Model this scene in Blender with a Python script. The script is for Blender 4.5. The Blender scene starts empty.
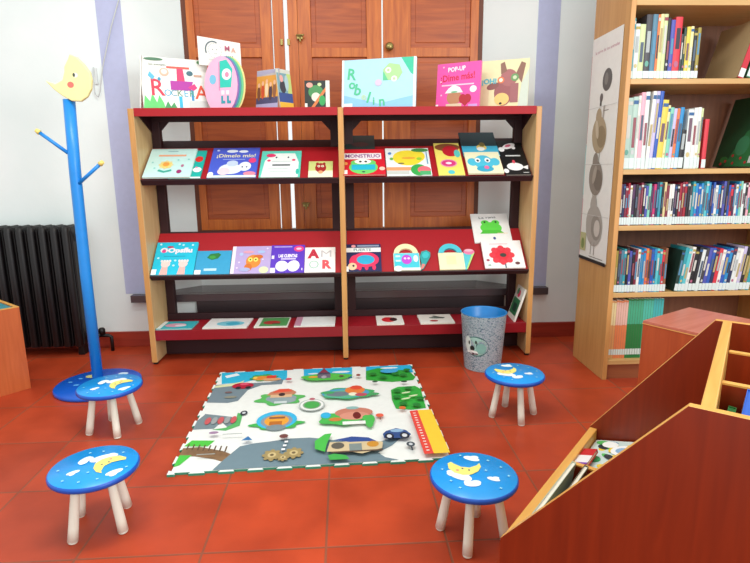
import bpy, bmesh, math, random
from mathutils import Matrix, Vector
random.seed(7)
SC = bpy.context.scene
COL = SC.collection

# ------------------------------------------------------------------ materials
def lin(c):
    c = c / 255.0
    return c / 12.92 if c <= 0.04045 else ((c + 0.055) / 1.055) ** 2.4
def rgb(h):
    if isinstance(h, str):
        h = h.lstrip('#'); h = (int(h[0:2], 16), int(h[2:4], 16), int(h[4:6], 16))
    return (lin(h[0]), lin(h[1]), lin(h[2]), 1.0)
_M = {}
def C(h, rough=0.5, metal=0.0):
    """plain coat with a faint procedural mottling"""
    key = (h, rough, metal)
    if key in _M: return _M[key]
    m = bpy.data.materials.new('coat_' + str(h).strip('#')); m.use_nodes = True
    nt = m.node_tree; b = nt.nodes['Principled BSDF']
    n = nt.nodes.new('ShaderNodeTexNoise'); n.inputs['Scale'].default_value = 35
    t = nt.nodes.new('ShaderNodeTexCoord'); nt.links.new(t.outputs['Object'], n.inputs['Vector'])
    r = nt.nodes.new('ShaderNodeMix'); r.data_type = 'RGBA'
    a = rgb(h)
    r.inputs[6].default_value = (a[0]*.93, a[1]*.93, a[2]*.93, 1)
    r.inputs[7].default_value = (min(1, a[0]*1.05), min(1, a[1]*1.05), min(1, a[2]*1.05), 1)
    nt.links.new(n.outputs['Fac'], r.inputs[0]); nt.links.new(r.outputs[2], b.inputs['Base Color'])
    b.inputs['Roughness'].default_value = rough; b.inputs['Metallic'].default_value = metal
    _M[key] = m
    return m
def wood(name, c1, c2, rough=0.4, grain=(2, 2, 30), scale=3.0, axis='Z'):
    if name in _M: return _M[name]
    m = bpy.data.materials.new(name); m.use_nodes = True
    nt = m.node_tree; b = nt.nodes['Principled BSDF']
    t = nt.nodes.new('ShaderNodeTexCoord'); mp = nt.nodes.new('ShaderNodeMapping')
    s = {'Z': (14, 14, 1.1), 'X': (1.1, 14, 14), 'Y': (14, 1.1, 14)}[axis]
    mp.inputs['Scale'].default_value = s
    n = nt.nodes.new('ShaderNodeTexNoise'); n.inputs['Scale'].default_value = scale
    n.inputs['Detail'].default_value = 6; n.inputs['Distortion'].default_value = .7
    cr = nt.nodes.new('ShaderNodeValToRGB')
    cr.color_ramp.elements[0].position = .3; cr.color_ramp.elements[0].color = rgb(c1)
    cr.color_ramp.elements[1].position = .7; cr.color_ramp.elements[1].color = rgb(c2)
    nt.links.new(t.outputs['Object'], mp.inputs['Vector']); nt.links.new(mp.outputs[0], n.inputs['Vector'])
    nt.links.new(n.outputs['Fac'], cr.inputs[0]); nt.links.new(cr.outputs[0], b.inputs['Base Color'])
    b.inputs['Roughness'].default_value = rough
    _M[name] = m
    return m
def wall_mat():
    m = bpy.data.materials.new('limewash'); m.use_nodes = True
    nt = m.node_tree; b = nt.nodes['Principled BSDF']
    t = nt.nodes.new('ShaderNodeTexCoord')
    n = nt.nodes.new('ShaderNodeTexNoise'); n.inputs['Scale'].default_value = 2.2; n.inputs['Detail'].default_value = 5
    cr = nt.nodes.new('ShaderNodeValToRGB')
    cr.color_ramp.elements[0].position = .3; cr.color_ramp.elements[0].color = rgb('#e2ecea')
    cr.color_ramp.elements[1].position = .7; cr.color_ramp.elements[1].color = rgb('#eef4f2')
    nt.links.new(t.outputs['Object'], n.inputs['Vector']); nt.links.new(n.outputs['Fac'], cr.inputs[0])
    nt.links.new(cr.outputs[0], b.inputs['Base Color'])
    n2 = nt.nodes.new('ShaderNodeTexNoise'); n2.inputs['Scale'].default_value = 60
    nt.links.new(t.outputs['Object'], n2.inputs['Vector'])
    bp = nt.nodes.new('ShaderNodeBump'); bp.inputs['Strength'].default_value = .12; bp.inputs['Distance'].default_value = .004
    nt.links.new(n2.outputs['Fac'], bp.inputs['Height']); nt.links.new(bp.outputs[0], b.inputs['Normal'])
    b.inputs['Roughness'].default_value = .8
    return m
def floor_mat():
    m = bpy.data.materials.new('terracotta_tiles'); m.use_nodes = True
    nt = m.node_tree; b = nt.nodes['Principled BSDF']
    t = nt.nodes.new('ShaderNodeTexCoord'); mp = nt.nodes.new('ShaderNodeMapping')
    s = .3636; ta = .0154; tx, ty = -.8016, 1.422
    mp.inputs['Scale'].default_value = (1/s, 1/s, 1)
    mp.inputs['Rotation'].default_value = (0, 0, -ta)
    mp.inputs['Location'].default_value = (-tx/s, -ty/s, 0)
    br = nt.nodes.new('ShaderNodeTexBrick'); br.offset = 0; br.squash = 1
    br.inputs['Scale'].default_value = 1; br.inputs['Brick Width'].default_value = 1; br.inputs['Row Height'].default_value = 1
    br.inputs['Mortar Size'].default_value = .011; br.inputs['Mortar Smooth'].default_value = .35; br.inputs['Bias'].default_value = 0
    br.inputs['Color1'].default_value = rgb('#c24825'); br.inputs['Color2'].default_value = rgb('#ab3e21')
    br.inputs['Mortar'].default_value = rgb('#94523a')
    n = nt.nodes.new('ShaderNodeTexNoise'); n.inputs['Scale'].default_value = 5; n.inputs['Detail'].default_value = 6
    mx = nt.nodes.new('ShaderNodeMix'); mx.data_type = 'RGBA'; mx.blend_type = 'MULTIPLY'; mx.inputs[0].default_value = 1
    cr = nt.nodes.new('ShaderNodeValToRGB')
    cr.color_ramp.elements[0].position = .3; cr.color_ramp.elements[0].color = (.72, .66, .62, 1)
    cr.color_ramp.elements[1].position = .68; cr.color_ramp.elements[1].color = (1, 1, 1, 1)
    nt.links.new(t.outputs['Object'], mp.inputs['Vector']); nt.links.new(mp.outputs[0], br.inputs['Vector'])
    nt.links.new(t.outputs['Object'], n.inputs['Vector']); nt.links.new(n.outputs['Fac'], cr.inputs[0])
    nt.links.new(br.outputs['Color'], mx.inputs[6]); nt.links.new(cr.outputs[0], mx.inputs[7])
    nt.links.new(mx.outputs[2], b.inputs['Base Color'])
    inv = nt.nodes.new('ShaderNodeMath'); inv.operation = 'SUBTRACT'; inv.inputs[0].default_value = 1
    nt.links.new(br.outputs['Fac'], inv.inputs[1])
    bp = nt.nodes.new('ShaderNodeBump'); bp.inputs['Strength'].default_value = .5; bp.inputs['Distance'].default_value = .003
    nt.links.new(inv.outputs[0], bp.inputs['Height']); nt.links.new(bp.outputs[0], b.inputs['Normal'])
    b.inputs['Roughness'].default_value = .38; b.inputs['Specular IOR Level'].default_value = .35
    return m
def speckle_mat():
    m = bpy.data.materials.new('speckled_print'); m.use_nodes = True
    nt = m.node_tree; b = nt.nodes['Principled BSDF']
    t = nt.nodes.new('ShaderNodeTexCoord'); mp = nt.nodes.new('ShaderNodeMapping'); mp.inputs['Scale'].default_value = (60, 60, 160)
    n = nt.nodes.new('ShaderNodeTexNoise'); n.inputs['Scale'].default_value = 1.4; n.inputs['Detail'].default_value = 3
    cr = nt.nodes.new('ShaderNodeValToRGB'); cr.color_ramp.interpolation = 'CONSTANT'
    e = cr.color_ramp.elements
    e[0].position = 0; e[0].color = rgb('#4c7088'); e[1].position = .40; e[1].color = rgb('#8fb0bc')
    k = e.new(.5); k.color = rgb('#b8d0d6'); k = e.new(.6); k.color = rgb('#8fa3ba')
    nt.links.new(t.outputs['Object'], mp.inputs['Vector']); nt.links.new(mp.outputs[0], n.inputs['Vector'])
    nt.links.new(n.outputs['Fac'], cr.inputs[0]); nt.links.new(cr.outputs[0], b.inputs['Base Color'])
    b.inputs['Roughness'].default_value = .45
    return m

# ------------------------------------------------------------------ mesh builder
class MB:
    def __init__(s):
        s.bm = bmesh.new(); s.mats = []; s.layer = 0
    def mi(s, m):
        if isinstance(m, str): m = C(m)
        if m not in s.mats: s.mats.append(m)
        return s.mats.index(m)
    def box(s, x0, x1, y0, y1, z0, z1, m, M=None):
        P = [(x, y, z) for z in (z0, z1) for y in (y0, y1) for x in (x0, x1)]
        vs = [s.bm.verts.new((M @ Vector(p)) if M else p) for p in P]
        i = s.mi(m); out = []
        for f in ((0,2,3,1),(4,5,7,6),(0,1,5,4),(2,6,7,3),(0,4,6,2),(1,3,7,5)):
            F = s.bm.faces.new([vs[k] for k in f]); F.material_index = i; out.append(F)
        return out
    def prism(s, pts, h0, h1, m, M=None, edge=None):
        """pts in local XY, extruded in local Z"""
        i = s.mi(m); j = s.mi(edge) if edge is not None else i
        a = [s.bm.verts.new((M @ Vector((p[0], p[1], h0))) if M else (p[0], p[1], h0)) for p in pts]
        b = [s.bm.verts.new((M @ Vector((p[0], p[1], h1))) if M else (p[0], p[1], h1)) for p in pts]
        n = len(pts)
        ar = sum(pts[k][0]*pts[(k+1) % n][1]-pts[(k+1) % n][0]*pts[k][1] for k in range(n))
        if ar < 0: a.reverse(); b.reverse()
        F = s.bm.faces.new(b); F.material_index = i
        F = s.bm.faces.new(list(reversed(a))); F.material_index = i
        for k in range(n):
            F = s.bm.faces.new([a[k], a[(k+1) % n], b[(k+1) % n], b[k]]); F.material_index = j
    def lathe(s, prof, m, c=(0, 0, 0), seg=32, M=None, mats=None):
        rings = []
        for r, z in prof:
            if r < 1e-6:
                p = Vector((c[0], c[1], c[2]+z)); rings.append([s.bm.verts.new(M @ p if M else p)])
            else:
                L = []
                for k in range(seg):
                    a = 2*math.pi*k/seg
                    p = Vector((c[0]+r*math.cos(a), c[1]+r*math.sin(a), c[2]+z)); L.append(s.bm.verts.new(M @ p if M else p))
                rings.append(L)
        for q in range(len(rings)-1):
            A, B = rings[q], rings[q+1]; i = s.mi(mats[q] if mats else m)
            for k in range(seg):
                k2 = (k+1) % seg
                if len(A) == 1 and len(B) == 1: continue
                if len(A) == 1: f = [A[0], B[k2], B[k]]
                elif len(B) == 1: f = [A[k], A[k2], B[0]]
                else: f = [A[k], A[k2], B[k2], B[k]]
                F = s.bm.faces.new(f); F.material_index = i; F.smooth = True
    def tube(s, pts, r, m, seg=10, r2=None):
        pts = [Vector(p) for p in pts]; i = s.mi(m); rings = []; n = len(pts)
        for k, p in enumerate(pts):
            d = (pts[min(k+1, n-1)]-pts[max(k-1, 0)]).normalized()
            u = d.orthogonal().normalized() if k == 0 else (u - d*u.dot(d)).normalized()
            v = d.cross(u); rr = r if r2 is None else r+(r2-r)*k/(n-1)
            rings.append([s.bm.verts.new(p+(u*math.cos(2*math.pi*q/seg)+v*math.sin(2*math.pi*q/seg))*rr) for q in range(seg)])
        for k in range(n-1):
            for q in range(seg):
                F = s.bm.faces.new([rings[k][q], rings[k][(q+1) % seg], rings[k+1][(q+1) % seg], rings[k+1][q]])
                F.material_index = i; F.smooth = True
        F = s.bm.faces.new(list(reversed(rings[0]))); F.material_index = i
        F = s.bm.faces.new(rings[-1]); F.material_index = i
    # ---- printed pictures: thin flat ink shapes on a face given by frame M (x right, y up, z out)
    def ink(s, pts, m, M):
        s.layer += 1; z = .0004+s.layer*.00012
        n = len(pts)
        ar = sum(pts[k][0]*pts[(k+1) % n][1]-pts[(k+1) % n][0]*pts[k][1] for k in range(n))
        if ar < 0: pts = list(reversed(pts))
        F = s.bm.faces.new([s.bm.verts.new(M @ Vector((p[0], p[1], z))) for p in pts]); F.material_index = s.mi(m)
    def ell(s, cx, cy, rx, ry, m, M, rot=0, n=22):
        c, q = math.cos(rot), math.sin(rot)
        s.ink([(cx+c*rx*math.cos(t)-q*ry*math.sin(t), cy+q*rx*math.cos(t)+c*ry*math.sin(t)) for t in [2*math.pi*k/n for k in range(n)]], m, M)
    def rect(s, x0, y0, x1, y1, m, M): s.ink([(x0, y0), (x1, y0), (x1, y1), (x0, y1)], m, M)
    def text(s, body, x, y, size, m, M, width=None, bold=0.0, rot=0, align='CENTER'):
        s.layer += 1
        cu = bpy.data.curves.new('t', 'FONT'); cu.body = body; cu.size = size; cu.align_x = align; cu.align_y = 'CENTER'
        cu.offset = bold*size; cu.resolution_u = 2
        o = bpy.data.objects.new('t', cu); COL.objects.link(o)
        bpy.context.view_layer.update()
        dg = bpy.context.evaluated_depsgraph_get()
        me = bpy.data.meshes.new_from_object(o.evaluated_get(dg))
        xs = [v.co.x for v in me.vertices] or [0, 1]
        sx = width/(max(xs)-min(xs)) if width else 1.0
        T = M @ Matrix.Translation((x, y, .0004+s.layer*.00012)) @ Matrix.Rotation(rot, 4, 'Z') @ Matrix.Diagonal((sx, 1, 1, 1))
        i = s.mi(m); vs = [s.bm.verts.new(T @ Vector((v.co.x, v.co.y, 0))) for v in me.vertices]
        for p in me.polygons:
            try:
                F = s.bm.faces.new([vs[k] for k in p.vertices]); F.material_index = i
            except ValueError: pass
        bpy.data.objects.remove(o); bpy.data.curves.remove(cu); bpy.data.meshes.remove(me)
    def build(s, name, parent=None, bevel=0.0, loc=None, rotz=0, smooth=False):
        me = bpy.data.meshes.new(name); s.bm.to_mesh(me); s.bm.free()
        for m in s.mats: me.materials.append(m)
        o = bpy.data.objects.new(name, me); COL.objects.link(o)
        if parent: o.parent = parent
        if loc: o.location = loc
        o.rotation_euler.z = rotz
        if bevel:
            b = o.modifiers.new('bevel', 'BEVEL'); b.width = bevel; b.segments = 2; b.limit_method = 'ANGLE'; b.angle_limit = math.radians(40)
        return o
def root(name, loc, rotz=0):
    o = bpy.data.objects.new(name, None); COL.objects.link(o); o.location = loc; o.rotation_euler.z = rotz; o.empty_display_size = .1
    return o
def tag(o, label, cat, group=None, kind=None):
    o['label'] = label; o['category'] = cat
    if group: o['group'] = group
    if kind: o['kind'] = kind
    return o
def struct(o, label=None):
    o['kind'] = 'structure'
    if label: o['label'] = label
    return o
def copy_tree(o, parent=None):
    c = o.copy(); COL.objects.link(c)
    if parent: c.parent = parent
    for ch in list(o.children): copy_tree(ch, c)
    return c
def frame(o, x, y):
    """4x4 with origin o and unit axes along x, y"""
    x = Vector(x).normalized(); y = Vector(y).normalized(); z = x.cross(y).normalized(); y = z.cross(x)
    M = Matrix.Identity(4)
    for r in range(3): M[r][0] = x[r]; M[r][1] = y[r]; M[r][2] = z[r]; M[r][3] = o[r]
    return M

# ------------------------------------------------------------------ shared materials
WALL = wall_mat(); FLOOR = floor_mat()
LILAC = C('#b9bedd', .8)
BASEB = wood('terracotta_skirting', '#8e2c1c', '#a53824', .45, axis='X')
SHUT = wood('varnished_pine', '#b0541c', '#d2742c', .38, axis='Z')
SHUTP = wood('varnished_pine_panel', '#9c4418', '#bb5c24', .4, axis='X')
BEECH = wood('beech_panel', '#b98a50', '#c99b60', .4, axis='Z')
BEECHX = wood('beech_shelf', '#c0965a', '#d0a86c', .4, axis='X')
EDGE = wood('beech_edge', '#c08a4c', '#d09a5a', .4, axis='Z')
BACKP = wood('brown_back_panel', '#6f4630', '#835438', .5, axis='Z')
CHERRY = wood('cherry_panel', '#782308', '#882b0b', .35, axis='Z'); CHERRYB = wood('cherry_box_side', '#a8461e', '#b85226', .35, axis='Z')
CHERRY_SHEEN = wood('cherry_top_sheen', '#b8654f', '#c97762', .28, axis='X')  # same cherry laminate, its reflected light put into the colour as pinkish tone
YEDGE = wood('honey_edge', '#d59a48', '#e2aa58', .4, axis='Y')
BEECHR = wood('pale_beech_panel', '#cdac78', '#dbbd8a', .4, axis='Z')
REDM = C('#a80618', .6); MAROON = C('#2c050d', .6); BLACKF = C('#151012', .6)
WHITE = C('#f2f2ee', .5); PAGES = C('#e9e3d2', .8)

# ------------------------------------------------------------------ room
YW = 3.41; YN = 3.64
b = MB(); b.box(-4.2, 3.4, -.6, 3.75, -.05, 0, FLOOR); struct(b.build('floor'), 'large square terracotta floor tiles')
b = MB()
b.box(-4.2, -1.30, YW, YN+.11, 0, 2.9, WALL)
b.box(1.12, 3.4, YW, YN+.11, 0, 2.9, WALL)
b.box(-1.30, 1.12, YW, YN+.11, 0, .29, WALL)
b.box(-1.30, 1.12, YW, YN+.11, 2.62, 2.9, WALL)
b.box(-1.30, 1.12, YN, YN+.11, .29, .70, WALL)
I4 = Matrix.Identity(4)
b.prism([(-1.30, YW), (-1.03, YN), (-1.03, YN+.11), (-1.30, YN+.11)], .29, 2.62, WALL)
b.prism([(1.12, YW), (.85, YN), (.85, YN+.11), (1.12, YN+.11)], .29, 2.62, WALL)
struct(b.build('wall_back'), 'white plaster wall with splayed window recess')
b = MB(); b.box(-1.445, -1.303, YW-.002, YW+.01, .345, 2.9, LILAC); struct(b.build('trim_1'), 'lilac painted band left of window recess')
b = MB(); b.box(1.125, 1.258, YW-.002, YW+.01, .345, 2.9, LILAC); struct(b.build('trim_2'), 'lilac painted band right of window recess')
b = MB(); b.box(-4.2, -1.28, YW-.018, YW, 0, .098, BASEB); struct(b.build('baseboard_left', bevel=.002))
b = MB(); b.box(-1.28, 3.4, YW-.018, YW, 0, .098, BASEB); struct(b.build('baseboard_right', bevel=.002))

# window: shutters, sill, pane
win = root('window_1', (0, YN, 0)); struct(win, 'inside wooden window shutters above a dark stone sill')
STONE = C('#51474a', .2)
b = MB(); b.box(-1.40, 1.26, 3.36, 3.412, .296, .343, STONE); b.prism([(-1.30, 3.412), (1.12, 3.412), (.85, YN), (-1.03, YN)], .296, .343, STONE)
b.build('window_sill', win, bevel=.003).location = (0, -YN, 0)
b = MB(); b.box(-1.0, .98, 3.385, 3.409, .19, .295, C('#3c3032', .3)); b.build('under_sill_shade', win, bevel=.002).location = (0, -YN, 0)  # added dark strip, stands in for the shade on the wall below the sill
GLASS = bpy.data.materials.new('window_glass'); GLASS.use_nodes = True
g = GLASS.node_tree.nodes['Principled BSDF']; g.inputs['Transmission Weight'].default_value = 1; g.inputs['Roughness'].default_value = .02; g.inputs['IOR'].default_value = 1.02; g.inputs['Base Color'].default_value = (1, 1, 1, 1)
b = MB(); b.box(-1.02, .84, .095, .1, .70, 2.62, GLASS); b.build('pane', win)
b = MB()
FR = wood('window_frame_paint', '#5e2c14', '#70371a', .5)
b.box(-1.03, -1.0, 0, .09, .70, 2.62, FR); b.box(.82, .85, 0, .09, .70, 2.62, FR); b.box(-1.0, .82, 0, .09, .70, .716, FR)
b.build('window_frame', win)
leaves = [(-1.0, -.478, [(-.955, -.548)]), (-.470, -.404, []), (-.378, -.3175, []), (-.316, .206, [(-.236, .112)]), (.216, .82, [(.39, .77)])]
for x0, x1, pans in leaves:
    b = MB(); z0, z1 = .718, 2.60
    zs = [z0+.07, 1.80, 1.855, z1-.1]
    if pans:
        p0, p1 = pans[0]
        b.box(x0, p0, -.008, .022, z0, z1, SHUT); b.box(p1, x1, -.008, .022, z0, z1, SHUT)
        b.box(p0, p1, -.008, .022, z0, zs[0], SHUT); b.box(p0, p1, -.008, .022, zs[1], zs[2], SHUT); b.box(p0, p1, -.008, .022, zs[3], z1, SHUT)
    else:
        b.box(x0, x1, -.008, .022, z0, z1, SHUT)
    leaf = b.build('shutter_leaf', win, bevel=.002)
    for p0, p1 in pans:
        for a0, a1 in ((zs[0], zs[1]), (zs[2], zs[3])):
            b = MB(); b.box(p0-.002, p1+.002, .006, .014, a0-.002, a1+.002, SHUTP)
            b.prism([(p0+.03, a0+.03), (p1-.03, a0+.03), (p1-.03, a1-.03), (p0+.03, a1-.03)], -.014, -.002, SHUTP, frame((0, 0, 0), (1, 0, 0), (0, 0, 1)))
            b.build('shutter_panel', leaf, bevel=.006)
BRASS = C('#9a8a52', .3, .8)
for x, z in ((-.305, 1.915), (-.305, .88)):
    b = MB(); b.box(x-.018, x+.018, -.03, -.008, z-.014, z+.014, BRASS); b.tube([(x-.022, -.03, z+.008), (x+.028, -.04, z+.008)], .006, BRASS); b.tube([(x, -.03, z), (x+.003, -.032, z-.03)], .006, BRASS)
    b.build('latch', win, bevel=.002)
b = MB(); b.lathe([(0, 0), (.012, .004), (.012, .014), (.024, .024), (.026, .036), (.018, .046), (0, .048)], BRASS, M=frame((.254, -.008, 1.855), (1, 0, 0), (0, 0, 1)) @ I4, seg=18)
b.build('knob', win)
b = MB(); b.box(-.428, -.412, -.02, -.008, 1.868, 1.905, BRASS); b.box(-.385, -.368, -.02, -.008, 1.868, 1.905, BRASS); b.build('hinge', win, bevel=.002)

# cord hook on the wall
b = MB(); b.tube([(-1.29, 3.395, 2.10), (-1.36, 3.39, 1.92), (-1.43, 3.385, 1.70), (-1.462, 3.385, 1.56), (-1.474, 3.385, 1.535), (-1.490, 3.385, 1.55), (-1.492, 3.385, 1.62), (-1.484, 3.387, 1.70)], .0035, '#c6cac8', 6)
b.box(-1.492, -1.474, 3.395, YW, 1.61, 1.70, C('#dde2e0'))
tag(b.build('blind_cord'), 'thin white cord hanging slantwise to wall hook beside the moon', 'cord')

# ------------------------------------------------------------------ radiator
rad = root('radiator', (-2.14, 3.3, 0)); tag(rad, 'black cast iron column radiator against the white wall at left', 'radiator')
IRON = C('#080305', .5)
b = MB()
prof = [(-.026, .07), (-.028, .74), (-.024, .775), (-.012, .797), (.004, .800), (.018, .788), (.026, .76), (.026, .07), (.018, .05), (-.018, .05)]
b.prism(prof, -.045, .045, IRON, frame((0, 0, 0), (1, 0, 0), (0, 0, 1)))
for yy in (-.062, .062): b.tube([(0, yy, .06), (0, yy, .76), (0, yy*.8, .785)], .022, IRON, 10)
b.box(-.033, .033, -.02, .02, .10, .14, IRON); b.box(-.033, .033, -.02, .02, .70, .74, IRON)
sec = b.build('section', rad, bevel=.006); sec.location.x = .455
for k in range(1, 15):
    c = sec.copy(); COL.objects.link(c); c.parent = rad; c.location.x = .455-k*.066
for x in (.455, -.469):
    b = MB(); b.prism([(-.02, 0), (.02, 0), (.012, .06), (-.012, .06)], -.05, .05, IRON, frame((x, 0, 0), (1, 0, 0), (0, 0, 1))); b.build('foot', rad, bevel=.003)
b = MB(); b.tube([(.47, .02, .10), (.60, .02, .10), (.615, .02, .09), (.615, .02, .0)], .011, IRON); b.lathe([(0, 0), (.02, 0), (.02, .03), (.012, .04), (0, .04)], IRON, c=(.56, .02, .11), seg=14); b.tube([(.54, .02, .1), (.56, -.03, .12)], .009, IRON)
b.build('valve', rad)
b = MB(); b.lathe([(0, 0), (.012, 0), (.012, .016), (0, .018)], C('#8c8c86', .4), M=frame((.492, 0, .74), (0, 1, 0), (0, 0, 1)), seg=12); b.build('vent_plug', rad)

# ------------------------------------------------------------------ display rack
rack = root('book_display_rack', (-.07, 3.04, 0)); tag(rack, 'two bay red metal book display rack with beech side panels before the window', 'shelf')
RX = -.07; RY = 3.04
PX = [(-1.182, -1.150), (-.068, -.038), (1.020, 1.050)]
H = 1.434
def rb(): return MB()
def put(b, name, bevel=0, parent=rack):
    o = b.build(name, parent, bevel=bevel); o.location = (-RX, -RY, 0) if parent is rack else (0, 0, 0); return o
for x0, x1 in PX:
    b = MB(); b.prism([(3.04, .012), (3.31, .012), (3.31, H-.002), (3.04, H-.002)], x0, x1, BEECHR, frame((0, 0, 0), (0, 1, 0), (0, 0, 1)), edge=EDGE)
    sp = put(b, 'side_panel', .003)
    for y in (3.06, 3.29):
        b = MB(); b.lathe([(0, 0), (.014, 0), (.014, .012), (0, .013)], BLACKF, c=((x0+x1)/2, y, 0), seg=12); put(b, 'foot')
m1 = .19/.24; m2 = .225/.22
def unit(m): return Vector((0, 1, m)).normalized()
for bay, (x0, x1) in enumerate(((-1.149, -.069), (-.037, 1.019))):
    b = MB(); b.box(x0, x1, 3.052, 3.30, H-.016, H, REDM); b.box(x0, x1, 3.041, 3.0518, H-.042, H, REDM); b.box(x0, x1, 3.053, 3.299, H-.0175, H-.0163, MAROON)
    put(b, 'top_shelf', .0015)
    b = MB(); b.box(x0, x1, 3.27, 3.30, H-.052, H-.018, MAROON); put(b, 'rear_beam', .002)
    for xs, sg in ((x0, 1), (x1, -1)):
        b = MB(); xa, xb = (xs, xs+sg*.05); b.box(min(xa, xb), max(xa, xb), 3.275, 3.315, 0.0, H-.02, MAROON); put(b, 'upright', .003)
        b = MB(); b.prism([(xs+sg*.05, H-.02), (xs+sg*.10, H-.052), (xs+sg*.05, H-.105)], 3.285, 3.295, MAROON, frame((0, 0, 0), (1, 0, 0), (0, 0, 1)) @ Matrix.Scale(-1, 4, (0, 0, 1)))
        put(b, 'gusset')
        b = MB(); b.prism([(3.06, H-.018), (3.30, H-.018), (3.30, H-.12)], min(xs, xs+sg*.006), max(xs, xs+sg*.006), MAROON, frame((0, 0, 0), (0, 1, 0), (0, 0, 1)))
        put(b, 'shelf_bracket')
    for m, zf, Lb, lip in ((m1, 1.058, .285, .072), (m2, .523, .305, .012)):
        u = unit(m); F = frame((0, 3.05, zf), (1, 0, 0), u)
        b = MB(); b.box(x0+.001, x1-.001, 0, Lb, -.012, 0, REDM, F)
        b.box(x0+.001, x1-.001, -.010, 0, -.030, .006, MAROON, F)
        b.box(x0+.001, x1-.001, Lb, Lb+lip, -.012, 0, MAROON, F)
        put(b, 'sloping_shelf', .0015)
    b = MB(); b.box(x0, x1, 3.05, 3.29, .19, .203, C('#a00c20', .4)); b.box(x0, x1, 3.042, 3.052, .145, .205, C('#8a0a18', .4)); b.box(x0, x1, 3.27, 3.29, .203, .245, MAROON)
    put(b, 'bottom_shelf', .0015)
    b = MB(); b.box(x0, x1, 3.20, 3.215, .01, .185, MAROON); put(b, 'kick_panel')

# ------------------------------------------------------------------ books on the rack
def cover(b, w, h, t, M, col, page=None):
    fore = page or PAGES
    """closed picture book lying in frame M: x 0..w, y 0..h, cover face on z=t"""
    b.box(0, w, 0, h, 0, .0015, col, M); b.box(0, w, 0, h, t-.0015, t, col, M)
    b.box(0, .003, 0, h, .0015, t-.0015, col, M); b.box(.003, w-.003, .003, h-.003, .0015, t-.0015, fore, M)
def slope_frame(tier, x, s0, lift=0.0, dx=0.0):
    m, zf = ((m1, 1.058), (m2, .523))[tier]
    u = unit(m); n = Vector((0, -u.z, u.y))
    o = Vector((x, 3.05, zf))+u*s0+n*(.0006+lift)
    return frame(o, (1, 0, 0), u+Vector((dx, 0, 0)))
def art_frame(M, t): return M @ Matrix.Translation((0, 0, t))
G1L = 'picture books on the upper sloping shelf'; G2L = 'picture books on the lower sloping shelf'; G0 = 'picture books standing on the rack top'; G3 = 'books lying on the bottom rack shelf'
def slope_book(tier, x, s0, w, h, col, label, draw, t=.010, lift=0, dx=0.0, name='picture_book'):
    M = slope_frame(tier, x, s0, lift, dx); b = MB(); cover(b, w, h, t, M, col)
    A = art_frame(M, t); draw(b, A, w, h)
    o = b.build(name); tag(o, label, 'book', G1L if tier == 0 else G2L); return o
def blobs(b, A, pts, m, r):
    for x, y in pts: b.ell(x, y, r, r, m, A, n=10)

# upper sloping shelf, left bay
def d_mint(b, A, w, h):
    b.rect(w*.2, h*.72, w*.8, h*.78, '#f0a783', A); b.ell(w*.42, h*.42, .036, .032, '#f3d66c', A); b.ell(w*.42, h*.44, .018, .018, '#eda04a', A)
    for k in range(8): b.ell(w*.42+.032*math.cos(k*.785), h*.42+.03*math.sin(k*.785), .009, .009, '#e7d79a', A, n=8)
    b.ink([(w*.28, h*.2), (w*.42, h*.14), (w*.58, h*.2), (w*.56, h*.26), (w*.42, h*.2), (w*.3, h*.26)], '#3fae9c', A)
    b.ell(w*.74, h*.18, .014, .016, '#a22a6e', A); b.ell(w*.78, h*.38, .008, .012, '#b86f8f', A); b.rect(w*.38, h*.88, w*.6, h*.9, '#8fb6bd', A)
    blobs(b, A, [(w*.12, h*.5), (w*.2, h*.3), (w*.66, h*.58), (w*.88, h*.6)], '#8ed2cc', .006)
def d_teal(b, A, w, h):
    b.ell(w*.82, h*.68, .022, .026, '#e0302a', A); b.ell(w*.84, h*.30, .024, .022, '#f4f4f0', A); b.ell(w*.8, h*.38, .008, .006, '#e88fb0', A); b.rect(0, 0, w, h*.05, '#f4f4f0', A)
slope_book(0, -1.0, 0, .172, .248, '#17b3a6', 'teal picture book with red flower tucked behind the pale mint one', d_teal, t=.008)
slope_book(0, -1.137, 0, .256, .252, '#c9ece6', 'pale mint picture book with yellow flower, far left on upper shelf', d_mint, t=.01, lift=.009)
def d_blue(b, A, w, h):
    b.text('¡Dímelo mío!', w*.52, h*.72, .044, '#f4ecb0', A, width=w*.82, bold=.015)
    b.ell(w*.42, h*.88, w*.12, h*.05, '#e8f0fa', A); b.ell(w*.66, h*.87, w*.1, h*.045, '#e8f0fa', A); b.rect(w*.25, h*.59, w*.72, h*.605, '#bcd0f4', A)
    b.ell(w*.88, h*.56, w*.08, h*.085, '#e8407a', A)
    b.ell(w*.45, h*.28, w*.24, h*.17, '#e6eef4', A); b.ell(w*.47, h*.46, w*.12, h*.1, '#c9d8ec', A); b.ell(w*.74, h*.36, w*.13, h*.15, '#eef2fa', A); b.ell(w*.78, h*.34, .005, .006, '#22305e', A); b.ell(w*.69, h*.34, .005, .006, '#22305e', A)
    b.ell(w*.32, h*.2, w*.13, h*.12, '#f2d5dd', A); b.ell(w*.86, h*.12, w*.13, h*.07, '#f08ca0', A)
    b.rect(0, 0, w, h*.07, '#dff0e4', A); b.ell(w*.06, h*.1, w*.06, h*.08, '#f4f4f0', A); b.ell(w*.12, h*.9, .008, .008, '#c9d8fa', A)
slope_book(0, -.792, 0, .266, .268, '#4a5fd0', 'royal blue picture book with white cloud creature and yellow title', d_blue)
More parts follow.
